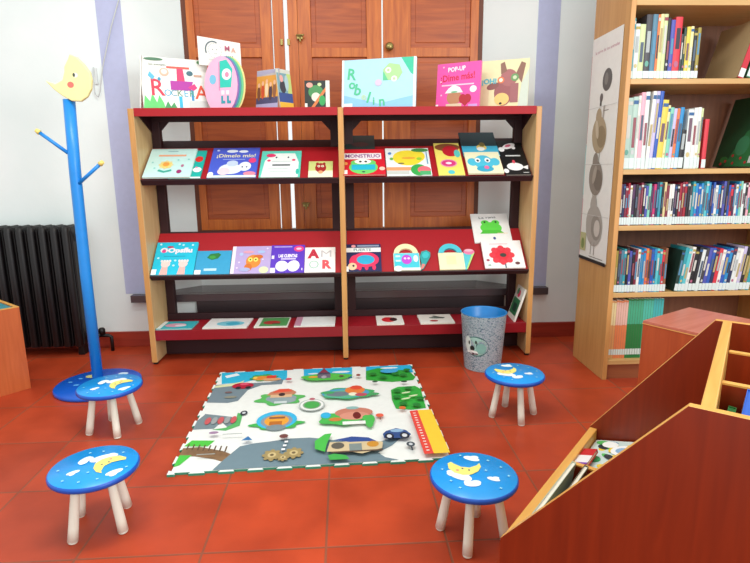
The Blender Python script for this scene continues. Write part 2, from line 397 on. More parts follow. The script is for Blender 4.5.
def d_circ(b, A, w, h):
    b.ink([(w*.05, 0), (w*.95, 0), (w*.95, h*.55), (w*.84, h*.9), (w*.3, h*.9), (w*.1, h*.62)], '#eef4ee', A)
    b.ell(w*.24, h*.82, w*.12, h*.07, '#e2386c', A); b.ell(w*.2, h*.62, w*.045, h*.04, '#e2386c', A); b.ell(w*.82, h*.64, w*.045, h*.04, '#e2386c', A)
    b.ell(w*.38, h*.74, .005, .007, '#28304a', A); b.ell(w*.68, h*.74, .005, .007, '#28304a', A)
    for y, a0, a1 in ((.58, .28, .76), (.3, .2, .7), (.2, .25, .8)): b.rect(w*a0, h*y, w*a1, h*(y+.012), '#9fb4b4', A)
    b.rect(w*.3, h*.42, w*.74, h*.47, '#2c3440', A); b.ell(w*.93, h*.2, w*.04, h*.1, '#37b9a5', A)
slope_book(0, -.510, 0, .225, .235, '#5fd0bb', 'white and mint picture book with dark title line between blue one and owl', d_circ)
def d_owl(b, A, w, h):
    b.rect(0, h*.4, w, h, '#c9cf7e', A); b.ell(w*.5, h*.58, w*.23, h*.3, '#a32222', A); b.ell(w*.36, h*.82, w*.06, h*.1, '#a32222', A); b.ell(w*.64, h*.82, w*.06, h*.1, '#a32222', A)
    b.ell(w*.42, h*.68, w*.06, h*.07, '#f2e4c4', A); b.ell(w*.58, h*.68, w*.06, h*.07, '#f2e4c4', A); b.ell(w*.42, h*.68, w*.025, h*.03, '#20140e', A); b.ell(w*.58, h*.68, w*.025, h*.03, '#20140e', A); b.ell(w*.5, h*.3, w*.1, h*.1, '#e0a070', A)
slope_book(0, -.239, 0, .135, .138, '#efe9cc', 'small square book with a dark red owl on cream cover', d_owl, t=.008)
# right bay
def d_dk(b, A, w, h):
    b.rect(0, 0, w, h*.30, '#7fc9c0', A); b.ell(w*.5, h*.68, w*.3, h*.08, '#4a3538', A)
slope_book(0, -.032, .10, .172, .28, '#2c3c3c', 'dark green book standing up behind the red frog book', d_dk, t=.01)
def d_fr(b, A, w, h):
    b.rect(0, h*.60, w*.92, h*.84, '#f0e9ea', A)
    b.text('MONSTRUO', w*.47, h*.72, .044, '#8a3a8c', A, width=w*.84, bold=.02)
    b.ell(w*.48, h*.28, w*.34, h*.26, '#6dd06a', A); b.ell(w*.28, h*.46, w*.1, h*.09, '#6dd06a', A); b.ell(w*.68, h*.46, w*.1, h*.09, '#6dd06a', A)
    b.ell(w*.47, h*.50, w*.2, h*.1, '#f4f6ee', A); b.ell(w*.41, h*.5, .008, .008, '#26302c', A); b.ell(w*.54, h*.5, .008, .008, '#26302c', A)
    b.rect(w*.2, h*.18, w*.76, h*.38, '#22b4cf', A); b.ell(w*.48, h*.1, .01, .005, '#2c3440', A)
    b.rect(w*.01, h*.02, w*.1, h*.17, '#f4e9e4', A); b.ell(w*.92, h*.22, w*.07, h*.07, '#f2c6b4', A); b.ell(w*.06, h*.42, w*.05, h*.06, '#ef9a50', A)
slope_book(0, -.045, 0, .236, .228, '#d5192c', 'red picture book with green frog and title strip across it', d_fr, lift=.011)
def d_jg(b, A, w, h):
    b.ell(w*.5, h*.64, w*.34, h*.28, '#f0d93a', A); b.ell(w*.7, h*.7, w*.2, h*.22, '#f0d93a', A); b.ell(w*.8, h*.92, w*.2, h*.07, '#3e8a4a', A); b.ell(w*.52, h*.63, w*.16, h*.04, '#e9a83c', A); b.ell(w*.76, h*.6, w*.06, h*.05, '#9ccf3c', A)
    b.rect(0, h*.18, w*.56, h*.3, '#f0a070', A); b.rect(0, h*.05, w*.5, h*.16, '#c9ccc4', A); b.ell(w*.72, h*.2, w*.18, h*.2, '#37a84c', A); b.ell(w*.84, h*.2, w*.15, h*.13, '#ef6f7c', A); b.rect(w*.74, h*.02, w*.98, h*.16, '#4fb070', A)
    b.ell(w*.1, h*.8, .01, .012, '#5b88c0', A); b.ell(w*.13, h*.6, .01, .012, '#6fb050', A); b.ell(w*.34, h*.43, .018, .007, '#8a7a4a', A)
    b.rect(w*.93, h*.4, w*.95, h*.85, '#4a8fb8', A)
slope_book(0, .198, 0, .252, .25, '#e9f0ee', 'white picture book with a large yellow shape and green leaves', d_jg)
def d_ap(b, A, w, h):
    b.ell(w*.52, h*.86, w*.5, h*.12, '#8a4f2c', A); b.ell(w*.62, h*.74, w*.32, h*.17, '#c0182c', A); b.ell(w*.86, h*.66, w*.12, h*.12, '#5fc7c0', A)
    b.ell(w*.46, h*.36, w*.32, h*.12, '#e58fb0', A); b.ell(w*.46, h*.36, w*.27, h*.09, '#d8367c', A); b.ell(w*.46, h*.36, w*.12, h*.035, '#f4e4ec', A); b.ell(w*.5, h*.09, w*.13, h*.06, '#58cbd0', A)
slope_book(0, .487, 0, .148, .296, '#f2e06c', 'tall narrow yellow book with red apple and pink oval', d_ap)
def d_d2(b, A, w, h):
    b.rect(0, 0, w, h*.42, '#3fb0d4', A); b.rect(0, 0, w, h*.06, '#9fe0e8', A); b.ell(w*.55, h*.36, w*.14, h*.12, '#e6c86a', A); b.ell(w*.52, h*.3, w*.11, h*.08, '#eef0ea', A); b.ell(w*.58, h*.48, w*.08, h*.09, '#7a6a30', A)
slope_book(0, .65, .165, .212, .235, '#12343c', 'dark teal and blue book standing behind the elephant book', d_d2, t=.011)
def d_el(b, A, w, h):
    b.ell(w*.5, h*.5, w*.27, h*.34, '#4fc0dc', A); b.ell(w*.18, h*.52, w*.14, h*.18, '#4fc0dc', A); b.ell(w*.82, h*.52, w*.14, h*.18, '#4fc0dc', A); b.ell(w*.5, h*.2, w*.24, h*.14, '#38a8c8', A)
    for x in (.34, .62): b.ell(w*x, h*.6, w*.08, h*.11, '#f4f6f6', A); b.ell(w*x, h*.58, w*.035, h*.05, '#223', A) if False else b.ell(w*x, h*.58, w*.035, h*.05, '#20242c', A)
    b.ell(w*.55, h*.26, w*.07, h*.08, '#ef6fa0', A)
slope_book(0, .652, 0, .200, .192, '#f1ecc6', 'cream picture book with blue elephant face', d_el, lift=.012)
def d_rk(b, A, w, h):
    b.ell(w*.45, h*.83, w*.3, h*.07, '#f2f0f0', A, rot=.5); b.ell(w*.42, h*.84, w*.14, h*.035, '#e0708c', A, rot=.5); b.ell(w*.12, h*.73, w*.12, h*.07, '#f2f0f0', A); b.ell(w*.62, h*.78, w*.08, h*.05, '#f2f0f0', A)
    b.rect(w*.2, h*.52, w*.8, h*.555, '#d9dad8', A); b.ell(w*.45, h*.22, w*.32, h*.11, '#f2f0f0', A); b.ell(w*.45, h*.36, w*.06, h*.05, '#d84a5c', A); b.ink([(w*.7, h*.2), (w*.98, h*.26), (w*.92, h*.14)], '#f2f0f0', A); b.ell(w*.06, h*.1, w*.1, h*.06, '#f2f0f0', A); b.rect(w*.7, h*.04, w*.92, h*.06, '#b9bab8', A)
slope_book(0, .864, 0, .146, .315, '#141416', 'black picture book with white rocket and white animal at far right', d_rk, dx=-.0)

# lower sloping shelf, left bay
def d_oo(b, A, w, h):
    b.text('OOpsflu', w*.5, h*.74, .045, '#f6e9ee', A, width=w*.78, bold=.05); b.ell(w*.2, h*.72, w*.05, h*.05, '#e0458c', A); b.ell(w*.34, h*.85, w*.08, h*.03, '#c02a50', A); b.rect(w*.22, h*.55, w*.74, h*.565, '#1590b0', A)
    for cx in (.30, .72):
        b.ink([(w*(cx-.11), 0), (w*(cx+.08), 0), (w*(cx+.06), h*.28), (w*(cx-.07), h*.28)], '#f4b8b0', A); b.ell(w*cx, h*.32, w*.11, h*.1, '#f8d4cc', A)
        for k in range(4): b.ell(w*(cx-.1+.065*k), h*.41, w*.03, h*.04, '#f8e4de', A, n=10)
    blobs(b, A, [(w*.1, h*.93), (w*.55, h*.93), (w*.88, h*.9), (w*.52, h*.42), (w*.5, h*.27), (w*.65, h*.9), (w*.1, h*.5)], '#bff2fa', .007)
    b.rect(0, 0, w*.12, h*.16, '#f2f6f6', A)
slope_book(1, -1.142, 0, .236, .228, '#12c3e0', 'bright cyan picture book with two pink hands, far left on lower shelf', d_oo, t=.012)
def d_lf(b, A, w, h):
    b.ink([(w*.3, h*.7), (w*.38, h*.86), (w*.62, h*.9), (w*.7, h*.82), (w*.62, h*.66), (w*.45, h*.6)], '#1e7a34', A); b.ell(w*.46, h*.72, w*.09, h*.07, '#38a03c', A); b.rect(w*.26, h*.14, w*.62, h*.24, '#bfe4f2', A); b.rect(0, 0, w*.18, h*.18, '#eef4f4', A)
slope_book(1, -.902, 0, .198, .164, '#2f9fcc', 'blue landscape picture book with one green leaf', d_lf)
def d_li(b, A, w, h):
    b.rect(0, 0, w*.09, h, '#f2e6f2', A); b.ell(w*.56, h*.44, w*.19, h*.24, '#e08a2c', A); b.ell(w*.44, h*.22, w*.1, h*.14, '#d2701e', A); b.ell(w*.68, h*.6, w*.12, h*.08, '#d06a20', A)
    for x in (.48, .62): b.ell(w*x, h*.5, w*.06, h*.08, '#f7e26a', A); b.ell(w*x, h*.5, w*.02, h*.03, '#33201a', A)
    b.ell(w*.42, h*.78, w*.14, h*.05, '#e0a0b4', A); b.ell(w*.75, h*.78, w*.1, h*.05, '#a4c0e8', A); b.ell(w*.84, h*.12, w*.12, h*.12, '#dbe8b4', A); b.ell(w*.24, h*.7, w*.05, h*.06, '#b4c4ec', A); b.ell(w*.36, h*.14, w*.14, h*.07, '#a8b0d8', A)
    blobs(b, A, [(w*.16, h*.2), (w*.2, h*.4), (w*.9, h*.9), (w*.8, h*.5)], '#e6d8f2', .006)
slope_book(1, -.700, 0, .224, .192, '#b9a6d6', 'lilac picture book with an orange owl-like bird', d_li)
def d_pu(b, A, w, h):
    b.text('LAS CUENTAS', w*.5, h*.6, .03, '#f0eafa', A, width=w*.56, bold=.06); b.rect(w*.3, h*.47, w*.74, h*.52, '#d8ccf4', A)
    b.rect(w*.08, h*.92, w*.62, h*.95, '#c9b8f0', A); b.ell(w*.82, h*.86, w*.15, h*.11, '#e83a86', A); b.ell(w*.82, h*.86, w*.08, h*.04, '#f8c8dc', A)
    b.ell(w*.34, h*.24, w*.19, h*.19, '#f6f2fa', A, rot=.5); b.ell(w*.68, h*.24, w*.18, h*.2, '#f6f2fa', A, rot=-.3); b.rect(0, 0, w*.15, h*.18, '#e6def2', A); b.rect(w*.02, h*.5, w*.1, h*.62, '#e6def2', A); b.rect(w*.92, h*.08, w*.95, h*.16, '#e6def2', A)
slope_book(1, -.475, 0, .194, .196, '#5a2fc0', 'deep purple picture book with two white round shapes', d_pu)
def d_am(b, A, w, h):
    b.text('A', w*.28, h*.72, .082, '#c01c38', A, bold=.06); b.text('M', w*.70, h*.72, .068, '#c3bfc0', A, bold=.0, width=.06)
    b.text('O', w*.30, h*.29, .080, '#a9cdbd', A, bold=.0); b.text('R', w*.70, h*.29, .080, '#e05058', A, bold=.05)
slope_book(1, -.279, 0, .176, .176, '#f3eeea', 'white square book reading AMOR in scattered letters', d_am)
# right bay
def d_e2(b, A, w, h):
    b.rect(0, h*.70, w, h*.86, '#f0f0ee', A); b.text('FUERTE', w*.5, h*.78, .026, '#7a9a9c', A, width=w*.48, bold=.03); b.rect(w*.36, h*.90, w*.96, h*.96, '#8a98b0', A); b.ell(w*.26, h*.92, w*.06, h*.05, '#f0a0a4', A)
    b.ell(w*.58, h*.42, w*.36, h*.27, '#e6285c', A); b.ell(w*.32, h*.34, w*.18, h*.26, '#e6285c', A); b.ell(w*.58, h*.42, w*.24, h*.17, '#22a8cf', A)
    for x in (.42, .6, .8): b.ell(w*x, h*.14, w*.05, h*.1, '#e6285c', A)
    b.ell(w*.22, h*.18, w*.12, h*.13, '#f2c69c', A); b.ell(w*.25, h*.2, w*.03, h*.04, '#20242c', A); b.rect(0, 0, w*.12, h*.18, '#f2f2f0', A)
slope_book(1, -.052, 0, .216, .195, '#161a52', 'navy picture book with a pink and blue elephant', d_e2)
def handle_book(x, body, handle, extra, label, wb=.152, hb=.122):
    M = slope_frame(1, x, 0); b = MB()
    # board book with arched carrying handle: body slab + half ring
    b.box(0, wb, 0, hb, 0, .014, body, M)
    n = 16; ro, ri = wb*.47, wb*.27; cx = wb*.49
    outer = [(cx+ro*math.cos(math.pi*k/n), hb-.004+ro*1.0*math.sin(math.pi*k/n)) for k in range(n+1)]
    inner = [(cx+ri*math.cos(math.pi*k/n), hb-.004+ri*.9*math.sin(math.pi*k/n)) for k in range(n, -1, -1)]
    b.prism(outer+inner, 0, .014, handle, M)
    extra(b, M, wb, hb)
    o = b.build('handle_board_book'); tag(o, label, 'book', G2L)
def ex1(b, M, w, h):
    A = art_frame(M, .014); b.rect(w*.02, h*.1, w*.98, h*.98, '#3fc8d8', A); b.rect(w*.03, h*.5, w*.95, h*.96, '#60d4e4', A); b.ell(w*.5, h*.62, w*.2, h*.28, '#c24ad0', A); b.ell(w*.44, h*.68, w*.05, h*.06, '#f0d8f4', A); b.ell(w*.58, h*.68, w*.05, h*.06, '#f0d8f4', A)
    b.rect(w*.08, h*.76, w*.26, h*.86, '#d8f2f4', A); b.rect(w*.08, h*.5, w*.26, h*.6, '#d8f2f4', A); b.rect(0, 0, w, h*.14, '#eef2e4', A); b.ell(w*.16, h*.1, w*.16, h*.16, '#f0f2ee', A); b.ell(w*.85, h*.66, w*.09, h*.2, '#eaf2f2', A)
    b.prism([(w*.98, h*.0), (w*1.12, h*.1), (w*1.42, h*.78), (w*1.44, h*1.02), (w*1.3, h*1.16), (w*1.1, h*1.08), (w*1.02, h*.8), (w*1.06, h*.4)], 0, .012, '#28a0a0', M)
    A2 = art_frame(M, .012); b.ell(w*1.24, h*.86, w*.13, h*.2, '#38c0c4', A2, rot=-.4); b.ink([(w*1.0, h*.02), (w*1.1, h*.1), (w*1.2, h*.32), (w*1.08, h*.36)], '#e88078', A2)
handle_book(.236, '#e6ead4', '#f2e6b8', ex1, 'watering can shaped board book, turquoise with cream handle')
def ex2(b, M, w, h):
    A = art_frame(M, .014); b.rect(w*.3, h*.3, w*.68, h*.8, '#f4eeb0', A)
    b.prism([(w*.98, 0), (w*1.06, 0), (w*1.46, h*1.0), (w*1.3, h*1.1), (w*1.0, h*.95)], 0, .012, '#5ac8d0', M)
    A2 = art_frame(M, .012); b.ink([(w*1.04, h*.02), (w*1.09, h*.02), (w*1.46, h*.98), (w*1.36, h*.96)], '#b4e080', A2); b.ell(w*1.24, h*1.04, w*.22, h*.17, '#ef7ca4', A2); b.ell(w*1.24, h*1.12, w*.17, h*.08, '#f5b4c4', A2)
handle_book(.500, '#f2ecc0', '#4cc4d4', ex2, 'bucket shaped cream board book with turquoise arched handle and ice cream', wb=.148, hb=.120)
def d_fg(b, A, w, h):
    b.ell(w*.5, h*.5, w*.29, h*.2, '#5fd84a', A); b.ell(w*.36, h*.68, w*.11, h*.09, '#5fd84a', A); b.ell(w*.64, h*.68, w*.11, h*.09, '#5fd84a', A); b.ink([(w*.18, h*.3), (w*.85, h*.3), (w*.72, h*.42), (w*.28, h*.42)], '#52c43e', A)
    b.ell(w*.35, h*.7, .006, .007, '#1c3420', A); b.ell(w*.65, h*.7, .006, .007, '#1c3420', A); b.rect(w*.64, h*.3, w*.92, h*.32, '#f0d8b0', A)
    b.text('La rana', w*.44, h*.86, .024, '#3a4444', A, width=w*.46, rot=.05); b.ell(w*.54, h*.14, .008, .01, '#38508c', A)
slope_book(1, .730, .192, .228, .222, '#eef0ec', 'white picture book with green frog, standing behind the red flower book', d_fg, t=.009)
def d_fl(b, A, w, h):
    b.ell(w*.47, h*.46, w*.26, h*.3, '#e02c3c', A)
    for k in range(8): b.ell(w*.47+w*.24*math.cos(k*.785), h*.46+h*.26*math.sin(k*.785), w*.08, h*.1, '#e23a48', A, n=12)
    b.ell(w*.5, h*.46, w*.08, h*.07, '#3c4038', A); b.rect(w*.5, 0, w*.53, h*.14, '#3c5a70', A); b.ell(w*.82, h*.16, w*.06, h*.05, '#6a3a40', A); b.ell(w*.1, h*.28, w*.04, h*.04, '#a03a50', A); b.ell(w*.12, h*.1, w*.04, h*.03, '#98b8a8', A); b.rect(w*.2, h*.86, w*.66, h*.88, '#e8b0b8', A); b.rect(w*.86, h*.34, w*.93, h*.36, '#9aa', A) if False else None
slope_book(1, .762, 0, .236, .196, '#f4f1ee', 'white picture book with a big red flower, far right on lower shelf', d_fl, lift=.011)

# bottom shelf: books lying flat
def flat_book(x, y, w, h, rot, col, label, draw, t=.008):
    b = MB(); M = Matrix.Translation((x, y, .2035)) @ Matrix.Rotation(rot, 4, 'Z'); cover(b, w, h, t, M, col); draw(b, art_frame(M, t), w, h)
    tag(b.build('picture_book'), label, 'book', G3)
def f1(b, A, w, h): b.ell(w*.45, h*.45, w*.3, h*.25, '#e4a4bc', A); b.ell(w*.6, h*.4, w*.16, h*.15, '#f0e4ea', A); b.rect(0, 0, w*.12, h, '#e8f4f4', A)
flat_book(-1.147, 3.056, .205, .155, 0, '#34b8c4', 'turquoise and pink book lying flat at left end of the bottom shelf', f1)
def f2(b, A, w, h): b.ell(w*.56, h*.42, w*.32, h*.26, '#7fcfe0', A); b.ell(w*.62, h*.4, w*.16, h*.16, '#3cb0cc', A)
flat_book(-.882, 3.058, .255, .20, -.03, '#eff0ee', 'white book with pale blue picture lying on the bottom shelf', f2)
def f3(b, A, w, h): b.rect(w*.14, h*.04, w*.97, h*.95, '#4f9a54', A); b.ell(w*.48, h*.42, w*.26, h*.2, '#b0302c', A); b.rect(w*.5, h*.25, w*.74, h*.33, '#2c4a30', A)
flat_book(-.585, 3.056, .195, .195, 0, '#eceee4', 'green book with red animal lying on the bottom shelf', f3)
def f4(b, A, w, h): b.rect(0, 0, w*.16, h, '#c890a8', A)
flat_book(-.352, 3.056, .238, .195, 0, '#eef2f2', 'plain white book lying on bottom shelf beside the middle panel', f4)
def f5(b, A, w, h): b.ell(w*.46, h*.5, w*.26, h*.28, '#d8202c', A); b.ell(w*.64, h*.52, w*.14, h*.2, '#3c1c20', A)
flat_book(.134, 3.052, .162, .19, 0, '#f2efe8', 'small white book with red and black ladybird on the bottom shelf', f5)
def f6(b, A, w, h): b.ell(w*.42, h*.25, w*.12, h*.09, '#b02a2c', A); b.ell(w*.55, h*.6, w*.24, h*.1, '#707c74', A); b.ink([(w*.4, h*.8), (w*.7, h*.5), (w*.78, h*.56), (w*.5, h*.84)], '#4c5450', A)
flat_book(.392, 3.054, .205, .19, .0, '#f2efe6', 'white book with grey bird and red dots lying beside the waste bin', f6)
# book leaning against the right side panel
M = frame((.950, 3.07, .2045), (.05, 1, .0), (.32, 0, 1)) 
b = MB(); cover(b, .16, .205, .012, M, '#e6e6dc'); A = M @ Matrix.Rotation(math.pi, 4, 'Y') @ Matrix.Translation((-.16, 0, 0))
b.rect(.01, .03, .15, .13, '#2f7a4c', A); b.ell(.08, .16, .028, .022, '#d8305c', A); b.ell(.05, .17, .02, .02, '#4aa070', A); b.rect(.05, .05, .12, .10, '#16382c', A)
tag(b.build('picture_book'), 'slim white and green book leaning against right panel behind the waste bin', 'book', G3)

# ------------------------------------------------------------------ books standing on the rack top
ZT = H+.0008
def stand_frame(xl, yl, xr, yr, lean=.12):
    x = Vector((xr-xl, yr-yl, 0)); n = Vector((-x.y, x.x, 0)).normalized()
    return frame((xl, yl, ZT), x, n*lean+Vector((0, 0, 1))), x.length
def stand_book(xl, yl, xr, yr, h, col, label, draw, t=.012, lean=.12, name='picture_book'):
    M, w = stand_frame(xl, yl, xr, yr, lean); M = M @ Matrix.Translation((0, .002, -t))
    b = MB(); cover(b, w, h, t, M, col); draw(b, art_frame(M, t), w, h)
    return tag(b.build(name), label, 'book', G0)
def t1(b, A, w, h):
    b.ink([(0, 0), (w*.32, 0), (w*.3, h*.12), (w*.24, h*.27), (w*.2, h*.12), (w*.14, h*.3), (w*.1, h*.14), (w*.03, h*.26)], '#62d070', A)
    b.ink([(w*.3, 0), (w*.5, 0), (w*.45, h*.14), (w*.4, h*.05), (w*.36, h*.16)], '#3c9a58', A)
    b.rect(w*.53, 0, w*.58, h*.26, '#2fb8dc', A); b.rect(w*.72, 0, w*.76, h*.4, '#2b8fc4', A)
    b.text('R', w*.22, h*.40, .125, '#e0304c', A, bold=.01)
    for k, (ch, cl) in enumerate((('O', '#3aa8cc'), ('C', '#4c9cb4'), ('K', '#5a8c6c'), ('E', '#3aa8cc'), ('R', '#4c9c7a'))): b.text(ch, w*(.37+.09*k), h*.315, .05, cl, A, bold=.0)
    b.text('A', w*.88, h*.34, .105, '#e85030', A, bold=.01)
    b.ink([(w*.42, h*.38), (w*.72, h*.38), (w*.76, h*.56), (w*.42, h*.56)], '#b02ca0', A)
    b.ink([(w*.52, h*.56), (w*.64, h*.56), (w*.62, h*.82), (w*.53, h*.82)], '#e83468', A); b.rect(w*.38, h*.80, w*.72, h*.84, '#e85a4c', A); b.ink([(w*.68, h*.44), (w*.78, h*.52), (w*.82, h*.44), (w*.76, h*.38)], '#e4307c', A)
    b.ell(w*.34, h*.72, w*.07, h*.08, '#f2b49c', A); b.ell(w*.34, h*.73, w*.045, h*.05, '#f6e4da', A); b.ell(w*.72, h*.72, w*.05, h*.05, '#3a6a78', A)
    b.ink([(w*.1, h*.64), (w*.16, h*.56), (w*.2, h*.62), (w*.13, h*.72)], '#58b8d8', A); b.ell(w*.26, h*.58, .008, .01, '#3a98b8', A); b.ell(w*.2, h*.96, w*.14, .008, '#487858', A); b.ell(w*.92, h*.95, w*.08, .012, '#4a8c58', A)
    b.text('los animales', w*.25, h*.86, .018, '#5a6a5a', A); b.rect(w*.78, h*.66, w*.9, h*.7, '#c8a08c', A)
    b.rect(w*.68, h*.02, w*.96, h*.18, '#cfd6d2', A)
stand_book(-1.105, 3.075, -.785, 3.215, .272, '#eef1ea', 'large white picture book with red R and green grass, far left on rack top', t1, t=.014)
b = MB(); M, w = stand_frame(-1.146, 3.165, -1.122, 3.062, .10)
b.prism([(0, 0), (w, 0), (w, .272), (0, .272)], -.004, 0, '#e6e8e2', M)
tag(b.build('picture_book'), 'white back board of an opened book standing at the left end of rack top', 'book', G0)
# egg shaped layered book
M, w = stand_frame(-.80, 3.155, -.58, 3.10, .10)
b = MB(); n = 28
def egg(cx, rx, ry, cy): return [(cx+rx*math.cos(2*math.pi*k/n), max(0.0, cy+ry*math.sin(2*math.pi*k/n))) for k in range(n)]
for k, (cl, dx) in enumerate((('#e8d890', .038), ('#6cc48c', .029), ('#4c98ac', .017), ('#8a6cb0', .008), ('#f0b4d0', 0))):
    b.prism(egg(.095+dx, .098, .155, .128), -.022+k*.0045, -.0185+k*.0045, cl, M)
A = art_frame(M, -.0005)
b.ink([(.09, .115), (.09, .255), (.13, .262), (.165, .21), (.155, .115)], '#28c4b0', A); b.ell(.13, .185, .028, .03, '#eef2f2', A); b.ell(.132, .183, .012, .014, '#d88aa8', A); b.ell(.048, .16, .02, .026, '#78c0dc', A); b.rect(.084, .1, .09, .25, '#d880b0', A)
b.rect(.098, .078, .116, .1, '#f2e6ea', A); b.rect(.126, .078, .144, .1, '#f2e6ea', A); b.ink([(.096, .03), (.12, .03), (.12, .045), (.108, .045), (.108, .072), (.096, .072)], '#2f98a8', A); b.ink([(.13, .03), (.154, .03), (.154, .045), (.142, .045), (.142, .072), (.13, .072)], '#2f98a8', A)
tag(b.build('picture_book'), 'egg shaped pink book with rainbow layered pages and turquoise panel', 'book', G0)
# drawing standing behind the egg book
M, w = stand_frame(-.820, 3.172, -.610, 3.275, .02)
b = MB(); b.prism([(.07, 0), (.12, 0), (.12, .235), (w, .225), (w, .372), (0, .388), (0, .24), (.07, .238)], -.003, 0, '#eeeee6', M); A = art_frame(M, 0)
for k in range(14):
    t = 1.2+k*.17; b.ell(.082+.042*math.cos(t), .322+.045*math.sin(t), .004, .008, '#5a6a72', A, rot=t, n=8)
for k in range(26):
    t = k*.242; b.ell(.090+.036*math.cos(t), .320+.038*math.sin(t), .0022, .0022, '#9aa0a0', A, n=6)
b.ell(.078, .325, .003, .003, '#7a8080', A, n=8); b.ell(.100, .325, .003, .003, '#7a8080', A, n=8); b.rect(.082, .303, .102, .305, '#9aa0a0', A); b.rect(.05, .272, .13, .274, '#a8aca8', A)
b.text('M', .158, .335, .040, '#b85a78', A, bold=.01); b.text('A', .192, .328, .036, '#d89a88', A, bold=.01); b.text('MAR', .170, .290, .022, '#4a5a58', A); b.ell(.185, .255, .008, .004, '#3fae8c', A); b.ell(.200, .257, .006, .004, '#e08ab0', A)
tag(b.build('drawing_board'), 'white card with pencil drawn face standing behind the egg book', 'drawing')
def t4(b, A, w, h):
    b.rect(0, h*.22, w, h*.85, '#d99a3c', A); b.ink([(0, h*.86), (w, h*.92), (w, h), (0, h*.98)], '#a8a4bc', A); b.rect(0, 0, w, h*.14, '#a9a6c8', A); b.rect(0, h*.14, w, h*.3, '#4a4a6c', A)
    for k, (x, cl) in enumerate(((.12, '#7a4a30'), (.3, '#c8502c'), (.48, '#e8d0a8'), (.66, '#4a3440'), (.84, '#8c5a3a'))): b.ell(w*x, h*(.42+.04*(k % 3)), w*.08, h*.2, cl, A); b.ell(w*x, h*(.62+.04*(k % 3)), w*.055, h*.06, '#e4b490', A)
stand_book(-.530, 3.20, -.398, 3.11, .212, '#b8b4b0', 'small book with a crowd of figures on orange, left half of open pair', t4, t=.006)
def t5(b, A, w, h):
    b.rect(0, h*.14, w, h*.9, '#78a0a8', A); b.rect(w*.7, h*.1, w, h*.9, '#b8cc78', A); b.rect(0, 0, w, h*.16, '#e4b43c', A); b.rect(0, h*.16, w, h*.4, '#38508c', A); b.ell(w*.35, h*.55, w*.22, h*.16, '#3c3a44', A); b.ell(w*.3, h*.76, w*.13, h*.09, '#e0a49c', A); b.ell(w*.65, h*.66, w*.14, h*.2, '#a8c4c8', A)
stand_book(-.380, 3.105, -.314, 3.18, .210, '#c8ccc0', 'narrow blue and green book beside the orange crowd book', t5, t=.006)
def t6(b, A, w, h):
    b.rect(0, 0, w*.84, h, '#16201c', A); b.ell(w*.45, h*.6, w*.3, h*.24, '#3f8a4c', A); b.ell(w*.45, h*.42, w*.18, h*.16, '#d8dcc8', A); b.ink([(w*.2, 0), (w*.34, 0), (w*.84, h*.62), (w*.84, h*.78)], '#d0783c', A); b.ell(w*.7, h*.3, w*.13, h*.18, '#28a050', A); b.ell(w*.2, h*.84, w*.13, h*.09, '#e0a090', A); b.ell(w*.6, h*.86, w*.08, h*.06, '#c8d8a0', A); b.rect(0, 0, w*.1, h*.2, '#e8e8e0', A); b.rect(w*.6, h*.0, w*.8, h*.07, '#d0d8d8', A)
stand_book(-.252, 3.165, -.113, 3.165, .155, '#d9dfd2', 'small black and green jungle book standing alone on rack top', t6, t=.01)
def t7(b, A, w, h):
    b.ink([(0, 0), (w, 0), (w, h*.25), (w*.5, h*.1), (0, h*.3)], '#8cc8ec', A)
    b.ink([(w*.80, h), (w, h), (w, h*.62), (w*.93, h*.68)], '#34c49c', A)
    b.ink([(w*.56, h*.56), (w*.76, h*.56), (w*.82, h*.7), (w*.78, h*.86), (w*.64, h*.9), (w*.56, h*.78)], '#a8d894', A); b.ink([(w*.56, h*.56), (w*.63, h*.56), (w*.58, h*.7), (w*.56, h*.74)], '#5cc890', A)
    for cx, cy in ((.63, .76), (.71, .585)): b.ell(w*cx, h*cy, .017, .016, '#f0f6e8', A); b.ell(w*cx, h*cy, .008, .008, '#b8cca0', A)
    for ch, x, y, s, r in (('R', .13, .70, .085, -.1), ('o', .14, .50, .075, .1), ('b', .22, .38, .085, -.2), ('e', .30, .25, .06, .2), ('l', .37, .22, .085, -.3), ('i', .44, .15, .06, .0), ('n', .55, .14, .075, .1)): b.text(ch, w*x, h*y, s, '#4cc490' if ch != 'e' else '#b8d8b0', A, bold=.02, rot=r)
    b.ell(w*.5, h*.52, .02, .018, '#d4c4dc', A); b.rect(w*.0, h*.0, w*.03, h, '#e8f0ee', A); b.rect(w*.965, 0, w, h, '#eef0ec', A); b.rect(0, 0, w*.15, h*.12, '#e8f4f6', A)
stand_book(-.048, 3.22, .360, 3.10, .272, '#aedcec', 'large pale blue picture book with green lettering and green figure', t7, t=.016)
